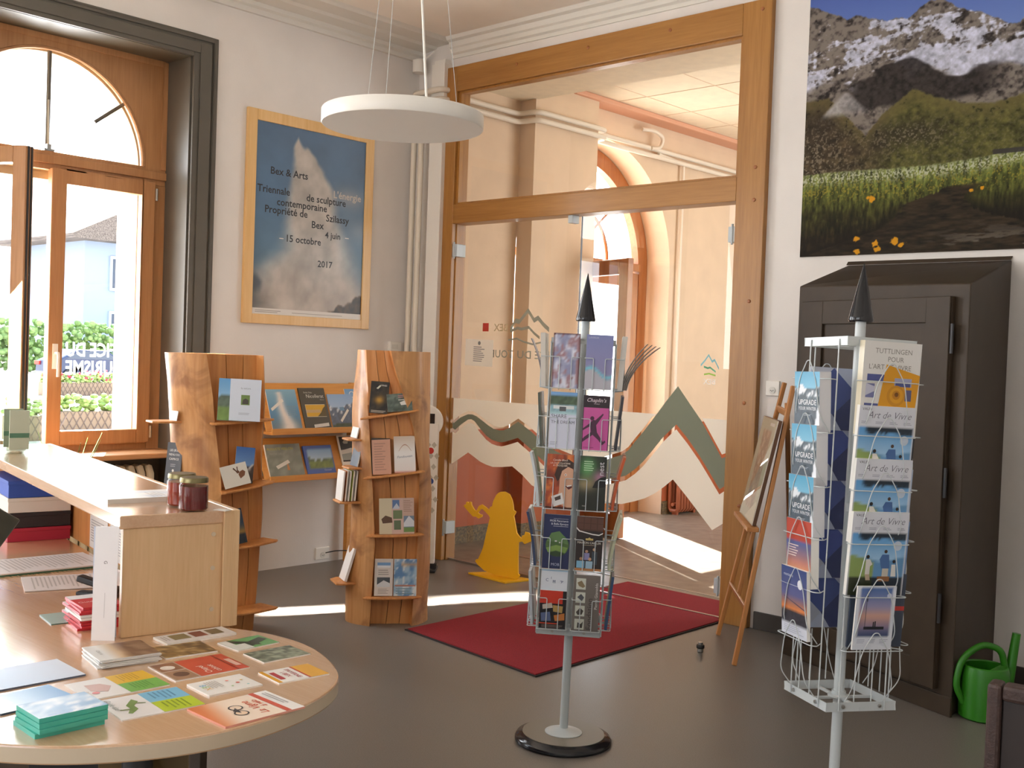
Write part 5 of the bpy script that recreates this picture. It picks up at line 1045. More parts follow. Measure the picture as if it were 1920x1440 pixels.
def square_frame(mb, a, z0, z1, th=0.003):
    mb.box(-a, a, -a, -a+th, z0, z1); mb.box(-a, a, a-th, a, z0, z1); mb.box(-a, -a+th, -a, a, z0, z1); mb.box(a-th, a, -a, a, z0, z1)

# --- the middle rack: square, two leaflet columns a side, five tiers
S1 = (3.452, -2.222); RZ1 = R(37.8)
s1 = thing('leaflet_spinner', 'grey leaflet spinner with black cone standing before the red mat', 'leaflet rack', (S1[0], S1[1], 0)); s1.rotation_euler = Euler((R(-0.62), R(0.69), RZ1), 'XYZ')
tilt1 = Matrix.Rotation(R(0.69), 4, 'Y') @ Matrix.Rotation(R(-0.62), 4, 'X')
S1M = Matrix.Translation((S1[0], S1[1], 0)) @ tilt1 @ Matrix.Rotation(RZ1, 4, 'Z'); s1.rotation_euler = (tilt1 @ Matrix.Rotation(RZ1, 4, 'Z')).to_euler()
base_pole(s1, 0.19, 1.832, 0.185, 0.0385, M_GREYM)
a1 = 0.122; fb_ = MB(); 
for z, h in ((0.445, 0.03), (1.555, 0.02)):
    fb_ = MB(); square_frame(fb_, a1, z, z+h); fb_.box(-a1, a1, -0.005, 0.005, z+0.01, z+0.018); fb_.box(-0.005, 0.005, -a1, a1, z+0.01, z+0.018); fb_.build('rack_frame', M_GREYM, s1)
MB().lathe([(0.022, 1.03), (0.022, 1.06)], 20).build('collar', M_GREYM, s1, smooth=True)
for x in (-0.06, 0.06): MB().lathe([(0.006, 0), (0.006, 0.004), (0, 0.005)], 12, M=Matrix.Translation((x, -a1, 0.46)) @ Matrix.Rotation(R(90), 4, 'X')).build('screw', M_STEEL, s1, smooth=True)
for f in range(4):
    Q = Matrix.Rotation(R(90*f), 4, 'Z')
    for x in (-a1, -0.013, 0.013):
        MB().tube([tuple(Q @ Vector((x, -a1-0.002, 0.45))), tuple(Q @ Vector((x, -a1-0.002, 1.56)))], 0.0026, 6).build('upright_wire', M_GREYM, s1)
Z1 = [1.385-0.228*k for k in range(5)]
def pocket1(Q, xc, z):
    mb = MB(); y0, y1 = -a1-0.002, -a1-0.036; w = 0.055
    for sg in (-1, 1):
        mb.tube(round_path([Q @ Vector((xc+sg*w, y0, z+0.118)), Q @ Vector((xc+sg*w, y1, z+0.118)), Q @ Vector((xc+sg*0.022, y1, z+0.118)), Q @ Vector((xc+sg*0.022, y1-0.002, z)), Q @ Vector((xc+sg*0.022, y0, z-0.006))], 0.006, 3), 0.0017, 5)
    mb.tube(round_path([Q @ Vector((xc-w, y0, z)), Q @ Vector((xc-w, y1, z)), Q @ Vector((xc+w, y1, z)), Q @ Vector((xc+w, y0, z))], 0.006, 3), 0.0017, 5)
    mb.build('wire_pocket', M_GREYM, s1)
for f in range(4):
    for xc in (-0.063, 0.063):
        for z in Z1: pocket1(Matrix.Rotation(R(90*f), 4, 'Z'), xc, z)
def in_rack1(o, f, xc, y, z, lean=2.0, roll=0.0, turn=0.0):
    o.matrix_world = S1M @ Matrix.Rotation(R(90*f), 4, 'Z') @ Matrix.Translation((xc, -a1-0.004-y, z)) @ Matrix.Rotation(R(turn), 4, 'Z') @ Matrix.Rotation(-R(lean), 4, 'X') @ Matrix.Rotation(-R(roll), 4, 'Y'); return o
def r1(k, col, label, h=0.205, w=0.10, t=0.012, lean=-1.0, **kw):
    o = card('leaflet', w, h, t, **kw); tag(o, label, 'leaflet', 'leaflets in the middle spinner'); return in_rack1(o, 0, -0.062 if col == 0 else 0.062, 0.012, Z1[k]+0.002, lean)
SOFT = lambda: None
r1(0, 0, 'glossy whitish abstract leaflet with brown border, top left of the middle spinner', n=(12, 22), edge='6a3a3c', paint=lambda U, V: np.where(((U > 0.06) & (U < 0.94) & (V < 0.97))[..., None], P_mottle('8f93b4', 'd8dae8', 5, 201, 'a07c84')(U, V), np.zeros(U.shape+(3,))+C('5c2c30')))
r1(0, 1, 'lavender leaflet with a turquoise coast line, top right of the middle spinner', n=(14, 26), paint=lambda U, V: mixc(mixc(ramp(V, [(0.3, '8c88b0'), (1, '7f86b8')]), np.zeros(U.shape+(3,))+C('78c4d4'), sm(0.06, 0.0, np.abs(V-0.36+0.10*U-0.06*np.sin(U*6)))), np.zeros(U.shape+(3,))+C('b4b2bc'), sm(0.02, -0.01, V-0.32+0.10*U-0.06*np.sin(U*6))), ov=[('t', 'LAVAUX', 0.08, 0.93, 0.010, 'c8c8dc')])
r1(1, 0, 'white SHARE THE DREAM leaflet with a blue sky photo, middle spinner', h=0.212, n=(14, 24), paint=lambda U, V: np.where((V > 0.66)[..., None], P_land('6f9fd4', 'a8c4dc', 0.80, 0.03, '4a5c48', '8fb4c0', 205)(U, (V-0.66)/0.34*1.0), np.where((V > 0.62)[..., None], np.zeros(U.shape+(3,))+C('a8ccd0'), np.zeros(U.shape+(3,))+C('cfd2e2'))), ov=[('r', 0.12, 0.70, 0.9, 0.76, 'd8dcdc'), ('r', 0.35, 0.66, 0.6, 0.74, '5a5c60'), ('t', 'SHARE', 0.06, 0.54, 0.020, '5d6270'), ('t', 'THE DREAM', 0.06, 0.44, 0.0165, '5d6270'), ('lines', 0.06, 0.4, 0.05, 0.12, 3, '9a9cac')])
r1(1, 1, 'pink leaflet with a dark leaping figure and black title band, middle spinner', bg='c4559a', edge='2c1c28', ov=[('r', 0, 0, 0.03, 1, '2c1a28'), ('r', 0.97, 0, 1, 1, '2c1a28'), ('r', 0, 0.78, 1, 1, '2a1c26'), ('t', 'Chaplin’s', 0.5, 0.885, 0.020, 'e8dce4', 'c', 0, 0.3), ('t', 'WORLD', 0.5, 0.84, 0.006, 'c8b8c4', 'c'),
   ('p', [(0.40, 0.56), (0.30, 0.50), (0.0, 0.38), (0.02, 0.35), (0.30, 0.44), (0.34, 0.33), (0.10, 0.24), (0.0, 0.18), (0.03, 0.14), (0.40, 0.28), (0.60, 0.20), (0.78, 0.10), (0.90, 0.16), (0.86, 0.19), (0.80, 0.16), (0.56, 0.33), (0.52, 0.46), (0.78, 0.66), (0.75, 0.68), (0.48, 0.55)], '4a2440'), ('c', 0.36, 0.585, 0.075, '4a2440'), ('lines', 0.06, 0.5, 0.03, 0.06, 1, '8a3a6c')])
r1(2, 0, 'orange brown chocolate leaflet with a laughing face, middle spinner', n=(14, 26), paint=P_mottle('b4512c', '7a3420', 4, 211, 'd87a3a'), edge='6a3020', ov=[('p', [(0.42, 0.10), (1, 0.0), (1, 0.72), (0.9, 0.80), (0.6, 0.78), (0.5, 0.6), (0.5, 0.35)], 'cfa084'), ('p', [(0.3, 0.62), (0.45, 0.86), (0.8, 0.92), (1, 0.86), (1, 0.74), (0.8, 0.78), (0.58, 0.70), (0.5, 0.55), (0.42, 0.5)], '3a241c'),
   ('c', 0.72, 0.63, 0.045, 'efe2d8'), ('c', 0.72, 0.63, 0.022, '2c1c18'), ('p', [(0.72, 0.42), (0.98, 0.46), (0.98, 0.40), (0.86, 0.36)], '5a201c'), ('p', [(0.76, 0.43), (0.97, 0.455), (0.96, 0.43), (0.8, 0.41)], 'f0e8e0'),
   ('t', 'Camille Bloch', 0.5, 0.88, 0.010, 'f0e0d0', 'c', 0, 0.3), ('t', 'LA CHOCOLATERIE', 0.5, 0.825, 0.0085, 'f0e0d0', 'c'), ('t', 'À CROQUER', 0.5, 0.78, 0.0095, 'f0e0d0', 'c'), ('p', [(0.22, 0.22), (0.62, 0.30), (0.70, 0.10), (0.32, 0.03)], 'e2dedc'), ('p', [(0.34, 0.20), (0.56, 0.25), (0.58, 0.18), (0.38, 0.14)], '4a3a34'), ('r', 0, 0, 1, 0.03, '4a2a20')])
r1(2, 1, 'black and green swirling nest leaflet, right column of the middle spinner', n=(16, 28), edge='242a24', paint=lambda U, V: mixc(mixc(mixc(np.zeros(U.shape+(3,))+C('22261f'), np.zeros(U.shape+(3,))+C('5aa05c'), np.exp(-((U-0.3)/0.33)**2-((V-0.78)/0.22)**2)), np.zeros(U.shape+(3,))+C('b07898'), np.exp(-((U-0.75)/0.25)**2-((V-0.62)/0.12)**2)*0.9), np.zeros(U.shape+(3,))+C('b8a078'), np.exp(-((U-0.25)/0.4)**2-((V-0.48)/0.13)**2)*0.8), ov=[('p', [(0.5, 0.42), (0.6, 0.54), (0.8, 0.62), (1, 0.64), (1, 0.45), (0.75, 0.42)], '141412'), ('t', 'nest', 0.90, 0.66, 0.030, 'd8d4d8', 'l', 90), ('lines', 0.15, 0.55, 0.72, 0.92, 5, 'b8d8b4'), ('t', 'nest', 0.15, 0.07, 0.008, 'b8b4ac')])
r1(3, 0, 'navy leaflet with a round green valley photo, left column of the middle spinner', bg='222c54', edge='1c2444', n=(2, 2), ov=[('c', 0.54, 0.44, 0.44, '4c6a3a'), ('p', [(0.14, 0.50), (0.3, 0.66), (0.6, 0.70), (0.9, 0.56), (0.94, 0.46), (0.6, 0.50)], '5f8050'), ('p', [(0.12, 0.38), (0.5, 0.44), (0.94, 0.40), (0.85, 0.30), (0.5, 0.34), (0.2, 0.30)], '7a9a4e'), ('p', [(0.2, 0.28), (0.5, 0.33), (0.85, 0.28), (0.66, 0.23), (0.4, 0.23)], '2c4426'), ('r', 0.44, 0.50, 0.52, 0.525, 'e0e0dc'), ('r', 0.60, 0.48, 0.66, 0.50, 'd8d4cc'),
   ('t', 'MOB Panoramic', 0.92, 0.87, 0.0105, 'dde0ea', 'r'), ('t', '& Belle Epoque', 0.92, 0.815, 0.0105, 'dde0ea', 'r'), ('r', 0.36, 0.785, 0.92, 0.79, 'dde0ea'), ('r', 0.36, 0.925, 0.92, 0.928, 'dde0ea'), ('t', 'MOB', 0.5, 0.055, 0.015, 'b8c0d8', 'c')])
r1(3, 1, 'dark brown chocolate bar leaflet with a family group, middle spinner', n=(2, 2), bg='2a201e', edge='3a2a24', ov=[('r', 0, 0.74, 1, 1, '4e3026')] + [('r', 0.04+0.25*i, 0.77+0.115*j, 0.25+0.25*i, 0.87+0.115*j, '5c3c30') for i in range(4) for j in range(2)] + [('p', [(0, 0.80), (0.12, 0.74), (0.3, 0.72), (0.6, 0.69), (0.85, 0.68), (1, 0.72), (1, 0.70), (0.85, 0.66), (0.6, 0.67), (0.3, 0.70), (0.1, 0.72), (0, 0.77)], 'e0dcd8'),
   ('p', [(0.36, 0.60), (0.44, 0.60), (0.5, 0.62), (0.56, 0.60), (0.64, 0.60), (0.64, 0.565), (0.36, 0.565)], 'c8b06a'), ('t', 'MAISON CAILLER', 0.5, 0.50, 0.0115, 'e4dcd0', 'c'), ('lines', 0.25, 0.8, 0.465, 0.485, 1, 'b8a890'), ('c', 0.42, 0.36, 0.055, 'b48a70'), ('r', 0.33, 0.2, 0.53, 0.33, '8a88b4'), ('c', 0.70, 0.40, 0.055, 'c09a7a'), ('r', 0.62, 0.12, 0.82, 0.36, '3a4650'),
   ('c', 0.22, 0.22, 0.06, 'a8805c'), ('r', 0.06, 0.05, 0.36, 0.18, '7fb0cc'), ('c', 0.55, 0.22, 0.06, 'c89a78'), ('r', 0.40, 0.04, 0.66, 0.18, '9ab8cc'), ('r', 0, 0, 1, 0.045, 'b47c4c')])
r1(4, 0, 'white card with scattered blue capitals standing behind the red leaflet, lowest left pocket', h=0.225, t=0.004, bg='d9dfe8', ov=[('r', 0, 0.965, 1, 1, 'a8c8e0'), ('t', 'C', 0.18, 0.79, 0.016, '2a3c74'), ('t', 'I', 0.38, 0.83, 0.013, '2a3c74'), ('t', 'M', 0.45, 0.77, 0.015, '2a3c74'), ('t', 'A', 0.72, 0.81, 0.016, '2a3c74', 'l', -70)])
o = r1(4, 0, 'red and black leaflet with market photos, lowest left pocket of the middle spinner', h=0.145, t=0.004, n=(2, 2), bg='1e1a1e', ov=[('r', 0, 0.66, 0.86, 1, 'cc3a26'), ('p', [(0.1, 0.62), (0.45, 0.68), (0.5, 0.55), (0.12, 0.5)], 'c8bcb0'), ('p', [(0.5, 0.62), (0.88, 0.6), (0.86, 0.42), (0.52, 0.45)], 'b89a5c'), ('p', [(0.55, 0.35), (0.95, 0.42), (0.96, 0.24), (0.6, 0.2)], 'c47a3c'), ('p', [(0.05, 0.4), (0.4, 0.44), (0.45, 0.2), (0.08, 0.18)], '5c6c94'), ('r', 0, 0.12, 0.7, 0.145, 'd84a2c'), ('lines', 0.1, 0.9, 0.02, 0.1, 3, '8a7c74')]); in_rack1(o, 0, -0.062, 0.018, Z1[4]+0.002, -2)
o = r1(4, 1, 'grey leaflet with four small sculpture photos, lowest right pocket of the middle spinner', h=0.212, bg='6f6862', edge='b8b8bc', n=(2, 2), ov=[('r', 0.10, 0.74+0.0, 0.46, 0.94, 'c8ccc0'), ('r', 0.10, 0.50, 0.46, 0.69, 'c4c8bc'), ('r', 0.10, 0.26, 0.46, 0.45, 'c4c8bc'), ('r', 0.10, 0.02, 0.46, 0.21, 'c4c8bc'), ('p', [(0.14, 0.86), (0.3, 0.9), (0.44, 0.8), (0.36, 0.77), (0.2, 0.8)], '8a7a5c'), ('p', [(0.16, 0.6), (0.3, 0.66), (0.42, 0.6), (0.34, 0.53)], '54565c'), ('p', [(0.14, 0.33), (0.28, 0.41), (0.42, 0.36), (0.36, 0.29), (0.2, 0.28)], '4a4640'), ('p', [(0.2, 0.05), (0.4, 0.05), (0.42, 0.17), (0.34, 0.12), (0.22, 0.15)], '3c3a36'), ('t', 'Fondation', 0.74, 0.03, 0.030, '3c3632', 'l', 90), ('t', 'Pierre Gianadda', 0.92, 0.40, 0.0155, 'e2ded8', 'l', 90)])
# leaflets seen edge-on in the two side faces
side_c = {3: [('3c4540', 'f0ece4'), ('4a5046', 'c8ccd0'), ('c8d0d4', '5a7a50'), ('2c3c5c', 'd8d8d8'), ('b8c0c8', 'e8e8e8')], 1: [('2f4a3c', 'd0c8bc'), ('3a3a42', '4a4a54'), ('c85a2c', '7a4a30'), ('b8bca0', 'c8ccb0'), ('2c4a6c', '7a8c5c')]}
for f, side in ((3, 'left'), (1, 'right')):
    for k in range(5):
        for j, xc in enumerate((-0.063, 0.063)):
            near = (j == (1 if f == 3 else 0)); c1, c2 = side_c[f][k]; cc = c1 if near else c2
            o = card('leaflet', 0.10, 0.205, 0.010 if k else 0.018, n=(6, 10), paint=P_mottle(cc, ''.join('%02x' % int(min(255, int(cc[i:i+2], 16)*1.25)) for i in (0, 2, 4)), 5, 220+k*3+j), edge='cfcac2' if k == 0 else cc, bend=-0.02 if k in (2, 3) else 0.0)
            tag(o, 'edge-on leaflet bundle in the %s face of the middle spinner, %s tier, %s column' % (side, ORD[k], 'near' if near else 'far'), 'leaflet', 'leaflets in the middle spinner'); in_rack1(o, f, xc, 0.010, Z1[k]+0.002, -5 if k else -3)
for i in range(4):   # fan of newspapers flopping outwards at the upper right
    o = card('folded_leaflet', 0.095, 0.185, 0.0045, n=(1, 8), bg='4a423c', edge='6e645a', bend=-0.075-0.006*i); tag(o, 'thin leaflet flopping outwards at the upper right of the middle spinner, %s of four' % ['innermost', 'second', 'third', 'outermost'][i], 'leaflet', 'leaflets flopping out of the middle spinner'); in_rack1(o, 1, -0.062, 0.026+0.005*i, Z1[0]+0.003, -4-1.5*i)
o = card('folded_leaflet', 0.095, 0.185, 0.004, n=(1, 8), bg='3a3436', edge='8a8488', bend=-0.04); tag(o, 'dark leaflet flopping outwards at the upper left of the middle spinner', 'leaflet'); in_rack1(o, 3, -0.062, 0.028, Z1[0]+0.003, -4)

# --- the right rack: square wire rack, one wide pocket a side, six tiers
S2 = (4.608, -2.283); D2 = (0.0, 0.0345); ax = Vector((D2[0], D2[1], 1)).normalized(); q2 = Vector((0, 0, 1)).rotation_difference(ax)
RZ2 = R(58.8); S2M = Matrix.Translation((S2[0], S2[1], 0)) @ q2.to_matrix().to_4x4() @ Matrix.Rotation(RZ2, 4, 'Z')
s2 = thing('magazine_spinner', 'white wire magazine spinner with black cone before the dark cupboard', 'leaflet rack', (S2[0], S2[1], 0)); s2.rotation_euler = S2M.to_euler()
base_pole(s2, 0.19, 1.835, 0.185, 0.0395, M_WHITEM)
a2 = 0.122; fb_ = MB(); 
for z in (0.452, 1.565):
    fb_ = MB(); square_frame(fb_, a2, z, z+0.028); fb_.box(-a2, a2, -0.006, 0.006, z+0.004, z+0.012); fb_.box(-0.006, 0.006, -a2, a2, z+0.004, z+0.012); fb_.build('rack_frame', M_WHITEM, s2, bevel=0.001)
MB().lathe([(0.034, 0.463), (0.034, 0.468), (0.022, 0.47), (0.022, 0.482)], 28).build('collar', M_WHITEM, s2, smooth=True)
MB().box(-0.02, 0.02, -a2, 0, 1.05, 1.075).build('bracket', M_WHITEM, s2)
for f in range(4):
    Q = Matrix.Rotation(R(90*f), 4, 'Z')
    for x in (-0.08, 0.08):
        MB().tube([tuple(Q @ Vector((x, -a2-0.002, 0.455))), tuple(Q @ Vector((x, -a2-0.002, 1.585)))], 0.0022, 6).build('upright_wire', M_WHITEM, s2)
        MB().lathe([(0.006, 0), (0.006, 0.004), (0, 0.005)], 12, M=Q @ Matrix.Translation((x*0.8, -a2, 0.467)) @ Matrix.Rotation(R(90), 4, 'X')).build('screw', M_STEEL, s2, smooth=True)
Z2 = [1.46, 1.295, 1.13, 0.97, 0.81, 0.648]       # heights of the retaining bars
XO = {0: 0.0, 1: 0.0, 2: 0.0, 3: 0.0}
def pocket2(f, zb, k):
    Q = Matrix.Rotation(R(90*f), 4, 'Z'); mb = MB(); V_ = lambda x, y, z: Q @ Vector((x, -a2+y, z)); w = 0.108
    mb.tube(round_path([V_(-0.075, -0.002, zb), V_(-w, -0.035, zb), V_(-w+0.01, -0.052, zb), V_(w-0.01, -0.052, zb), V_(w, -0.035, zb), V_(0.075, -0.002, zb)], 0.012, 3), 0.0017, 5)
    z0 = zb-0.165
    mb.tube(round_path([V_(-0.066, -0.008, z0), V_(-0.070, -0.05, z0+0.05), V_(-0.046, -0.056, zb), V_(-0.008, -0.056, zb+0.056), V_(0.008, -0.056, zb+0.056), V_(0.046, -0.056, zb), V_(0.070, -0.05, z0+0.05), V_(0.066, -0.008, z0)], 0.025, 4), 0.0017, 5)
    if k == 5: mb.tube([V_(-0.03, -0.004, z0), V_(-0.03, -0.004, zb)], 0.002, 5); mb.tube([V_(0.03, -0.004, z0), V_(0.03, -0.004, zb)], 0.002, 5)
    mb.build('wire_pocket', M_WHITEM, s2)
for f in range(4):
    for k, z in enumerate(Z2): pocket2(f, z, k)
def in_rack2(o, f, x, y, z, lean=-3.0, roll=0.0, turn=0.0):
    o.matrix_world = S2M @ Matrix.Rotation(R(90*f), 4, 'Z') @ Matrix.Translation((x, -a2-y, z)) @ Matrix.Rotation(R(turn), 4, 'Z') @ Matrix.Rotation(-R(lean), 4, 'X') @ Matrix.Rotation(-R(roll), 4, 'Y'); return o
def r2(f, k, label, w, h, t, x=0.0, y=0.006, lean=-3.0, roll=0.0, dz=0.003, cat='magazine', **kw):
    o = card('magazine' if cat == 'magazine' else 'brochure', w, h, t, **kw); tag(o, label, cat, 'printed matter in the right spinner'); return in_rack2(o, f, x, y, Z2[k+1]+dz if k < 5 else Z2[5]-0.16, lean, roll)
r2(0, 0, 'tall white magazine with yellow ammonite picture, top of the right spinner', 0.20, 0.285, 0.026, 0.012, 0.004, -2, bg='dcdad6', edge='d8ceb4', n=(2, 2), ov=[('t', 'TUTTLINGEN', 0.19, 0.875, 0.0215, '85827c'), ('t', 'POUR', 0.42, 0.79, 0.0215, '85827c'), ("t", "L'ART DE VIVRE", 0.10, 0.705, 0.0215, '85827c'), ('r', 0.08, 0.57, 0.40, 0.65, '4c5690'), ('r', 0.07, 0.40, 0.22, 0.55, '7478a4'), ('p', [(0.07, 0.55), (0.22, 0.52), (0.22, 0.47), (0.07, 0.42)], 'c4c4d4'), ('r', 0.06, 0.22, 0.3, 0.34, '4a5288'),
   ('p', [(0.26, 0.14), (0.40, 0.76), (1.0, 0.66), (0.93, 0.12)], 'd8980c'), ('r', 0.56, 0.53, 0.86, 0.62, 'a0a4c4'), ('r', 0.58, 0.53, 0.84, 0.575, '505a94'), ('r', 0.76, 0.38, 0.87, 0.50, '5a5a80'), ('c', 0.60, 0.43, 0.16, 'c88a0a'), ('c', 0.61, 0.435, 0.12, 'd89a10'), ('c', 0.605, 0.44, 0.07, 'bc7c08'), ('c', 0.61, 0.445, 0.035, '7a4a06'), ('r', 0.72, 0.18, 0.86, 0.27, '5c628c')])
def vivre(k, word):
    pv = lambda U, V: np.where(((U > 0.02) & (U < 0.98) & (V < 0.74))[..., None], mixc(mixc(ramp(V, [(0.2, '8fb4d0'), (0.45, '9cc4e4'), (0.72, '5fa0d8')]), np.zeros(U.shape+(3,))+C('5f90bc'), sm(0.02, -0.01, V-0.43-0.03*np.sin(U*8))*(U > 0.25)), np.zeros(U.shape+(3,))+C('8aa05c'), sm(0.01, -0.01, V-0.43-0.05*np.cos(U*5))*(U < 0.45))*(1-0.75*sm(0.66, 0.70, V+0.10*(fbm(U*14, V*20, 301)-0.5))*sm(0.1, 0.2, U))[..., None]*(1-0.7*sm(0.225, 0.205, V))[..., None], np.zeros(U.shape+(3,))+C('d6d8e0'))
    ov = [('t', 'VAUD', 0.05, 0.945, 0.012, '3a3c44'), ('t', 'Art de Vivre', 0.54, 0.855, 0.030, '6c6e7a', 'c', 0, 0.35, -0.008), ('lines', 0.05, 0.18, 0.785, 0.82, 2, '9a9cac'), ('lines', 0.30, 0.45, 0.785, 0.82, 2, '9a9cac'), ('lines', 0.55, 0.70, 0.785, 0.82, 2, '9a9cac'), ('lines', 0.80, 0.95, 0.785, 0.82, 2, '9a9cac'), ('c', 0.84, 0.60, 0.075, 'c4d0e0'),
      ('c', 0.33, 0.464, 0.03, '2a2220'), ('p', [(0.3, 0.434), (0.37, 0.434), (0.42, 0.374), (0.38, 0.35), (0.38, 0.242), (0.3, 0.242)], 'dcd8d0'), ('p', [(0.3, 0.254), (0.38, 0.254), (0.4, 0.182), (0.32, 0.182)], 'b8a48c'), ('c', 0.64, 0.53, 0.028, '4a3428'), ('p', [(0.58, 0.494), (0.7, 0.494), (0.73, 0.326), (0.58, 0.326), (0.54, 0.434), (0.52, 0.41)], '44689c'), ('r', 0.60, 0.206, 0.71, 0.326, 'c4beb0'), ('c', 0.80, 0.41, 0.027, '241c1c'), ('p', [(0.76, 0.374), (0.83, 0.374), (0.85, 0.23), (0.76, 0.23)], 'dcdad4'), ('r', 0.52, 0.17, 0.74, 0.23, '8a5c34')]
    return r2(0, k, 'white magazine with three people by a lake, %s of three in the right spinner' % word, 0.196, 0.255, 0.014, 0.004, 0.010, -4, n=(26, 34), paint=pv, ov=ov)
vivre(1, 'upper'); vivre(2, 'middle'); vivre(3, 'lowest')
r2(0, 4, 'white bordered card with a sunset pier and two tiny figures, right spinner', 0.135, 0.195, 0.006, -0.005, 0.035, -4, n=(16, 22), paint=lambda U, V: np.where(((U > 0.07) & (U < 0.93) & (V > 0.22) & (V < 0.96))[..., None], ramp((V-0.22)/0.74, [(0, '3a4c74'), (0.2, '8c7c94'), (0.42, 'd0a08c'), (0.6, '9c94b4'), (1, '4f6fa8')]), np.zeros(U.shape+(3,))+C('d8dce4')), ov=[('r', 0.24, 0.32, 0.76, 0.365, '1c1c24'), ('r', 0.47, 0.36, 0.50, 0.44, '14141a'), ('r', 0.515, 0.36, 0.545, 0.45, '14141a'), ('r', 0.26, 0.36, 0.272, 0.9, '2c3448'), ('r', 0.262, 0.76, 0.29, 0.85, '2c3048'), ('c', 0.83, 0.85, 0.06, 'c8cce0'), ('lines', 0.1, 0.3, 0.10, 0.17, 3, 'a8acbc'), ('lines', 0.4, 0.6, 0.10, 0.17, 3, 'a8acbc'), ('lines', 0.68, 0.9, 0.10, 0.17, 3, 'a8acbc')])
for k, c in ((1, '2c2a30'), (2, 'b4c4dc'), (3, '7a98c4'), (4, '3c4658')):
    r2(0, k, '%s magazine peeking out behind on the right side, %s tier of the right spinner' % ({1: 'dark', 2: 'pale blue', 3: 'mid blue', 4: 'dark blue'}[k], ORD[k]), 0.19, 0.225, 0.006, 0.026, 0.002, -3, bg=c, edge=c, ov=[('r', 0.8, 0.5, 1, 0.56, 'c43a34')] if k == 4 else ())
def upgrade(k, word):
    pu = lambda U, V: mixc(P_land('4a9cc0', '9ccce0', 0.72, 0.16, '4c5a64', '4a5864', 311, 'e4e8ec', 0.46)(U, V), np.zeros(U.shape+(3,))+C('e4e8ee'), sm(0.02, -0.02, V+0.16-0.30*U-0.30*sm(0.8, 0.95, U)+0.08*(fbm(U*8, V*8, 313)-0.5)))
    return r2(3, k, 'blue snowy mountain brochure bundle, %s of three alike on the left of the right spinner' % word, 0.145, 0.185, 0.040, -0.005, 0.006, -3, cat='brochure', n=(22, 30), paint=pu, edge='d4d4d8', ov=[('t', 'UPGRADE', 0.52, 0.44, 0.0235, 'eef0f2', 'c'), ('t', 'YOUR WINTER', 0.52, 0.35, 0.015, 'e4e8ec', 'c'), ('lines', 0.35, 0.7, 0.25, 0.29, 2, 'c4ccd4')])
upgrade(0, 'upper'); upgrade(1, 'middle'); upgrade(2, 'lowest')
r2(3, 3, 'brochure with red band and dusk sky over rocks, left side of the right spinner', 0.145, 0.205, 0.028, -0.01, 0.012, -3, cat='brochure', n=(14, 20), paint=lambda U, V: np.where((V > 0.66)[..., None], np.zeros(U.shape+(3,))+C('b8402a'), P_sunset('4a5a94', 'c07c6c', 'd89a5c', '4a3a38', 0.25, 317)(U, V/0.66)), ov=[('lines', 0.08, 0.5, 0.42, 0.62, 5, 'e8d4cc')])
r2(3, 4, 'brochure with an orange sunset and white foot, lowest on the left of the right spinner', 0.15, 0.215, 0.012, -0.012, 0.030, -4, cat='brochure', n=(14, 20), paint=lambda U, V: np.where((V < 0.2)[..., None], np.zeros(U.shape+(3,))+C('d8dae4'), P_sunset('34467c', '5a5c8c', 'e8843a', '33303a', 0.22, 319)(U, (V-0.2)/0.8)), ov=[('t', 'montagne', 0.1, 0.86, 0.014, 'c8cce0'), ('c', 0.74, 0.78, 0.1, 'e4e4ea'), ('p', [(0.1, 0.56), (0.95, 0.44), (0.95, 0.42), (0.1, 0.545)], '5a4a5c'), ('lines', 0.1, 0.9, 0.04, 0.15, 4, 'b0b4c4')])
for k in range(5):
    o = r2(2, k, 'blue and white chequered leaflet showing its back inside the right spinner, %s tier' % ORD[k], 0.17, 0.205, 0.005, 0.0, 0.006, -2, cat='brochure', bg='9cb0d4', back='b4bed4', edge='c0c8d8')
    d = card('back_print', 0.168, 0.203, 0.0004, bg='b4c0da', ov=[('p', [(0, 1), (0.5, 1), (0, 0.62)], 'c8cede'), ('p', [(0, 0.62), (0.5, 1), (1, 0.62), (0.5, 0.24)], '3f54a4' if k % 2 else '44589c'), ('p', [(0, 0.0), (0, 0.62), (0.5, 0.24), (0.2, 0)], 'b0b8cc'), ('p', [(0.5, 0.24), (1, 0.62), (1, 0), (0.7, 0)], '2c3a70')], parent=o); d.matrix_local = Matrix.Translation((0, 0.0002, 0.001)) @ Matrix.Rotation(R(180), 4, 'Z')

# ------------------------------------------------------------------ booklets on the trunk shelves
def tb(which, name, w, h, t, x, y, z, label, lean=14, turn=0, roll=0, **kw):
    o = card(name, w, h, t, **kw); tag(o, label, 'leaflet', 'leaflets on the trunk shelves'); return on_trunk(o, *(((RL[0], RL[1]), RZR) if which == 'R' else ((LLOC[0], LLOC[1]), RZL)), x, y, z, lean, turn, roll)
FY = -0.222
tb('R', 'leaflet', 0.10, 0.175, 0.006, -0.095, FY+0.035, 1.162, 'black leaflet with a golden glow, top shelf of the right trunk', 10, 0, -3, n=(12, 20), paint=lambda U, V: mixc(P_mottle('15120f', '33291c', 6, 401)(U, V), np.zeros(U.shape+(3,))+C('d8a23c'), np.exp(-((U-0.5)/0.25)**2-((V-0.42)/0.13)**2)*0.9), edge='1a1614', ov=[('t', 'MINES', 0.55, 0.86, 0.012, 'e8e4dc'), ('p', [(0.3, 0.78), (0.5, 0.9), (0.55, 0.86), (0.4, 0.76)], 'c8c8b8'), ('lines', 0.1, 0.9, 0.02, 0.1, 3, 'c8c0b0')])
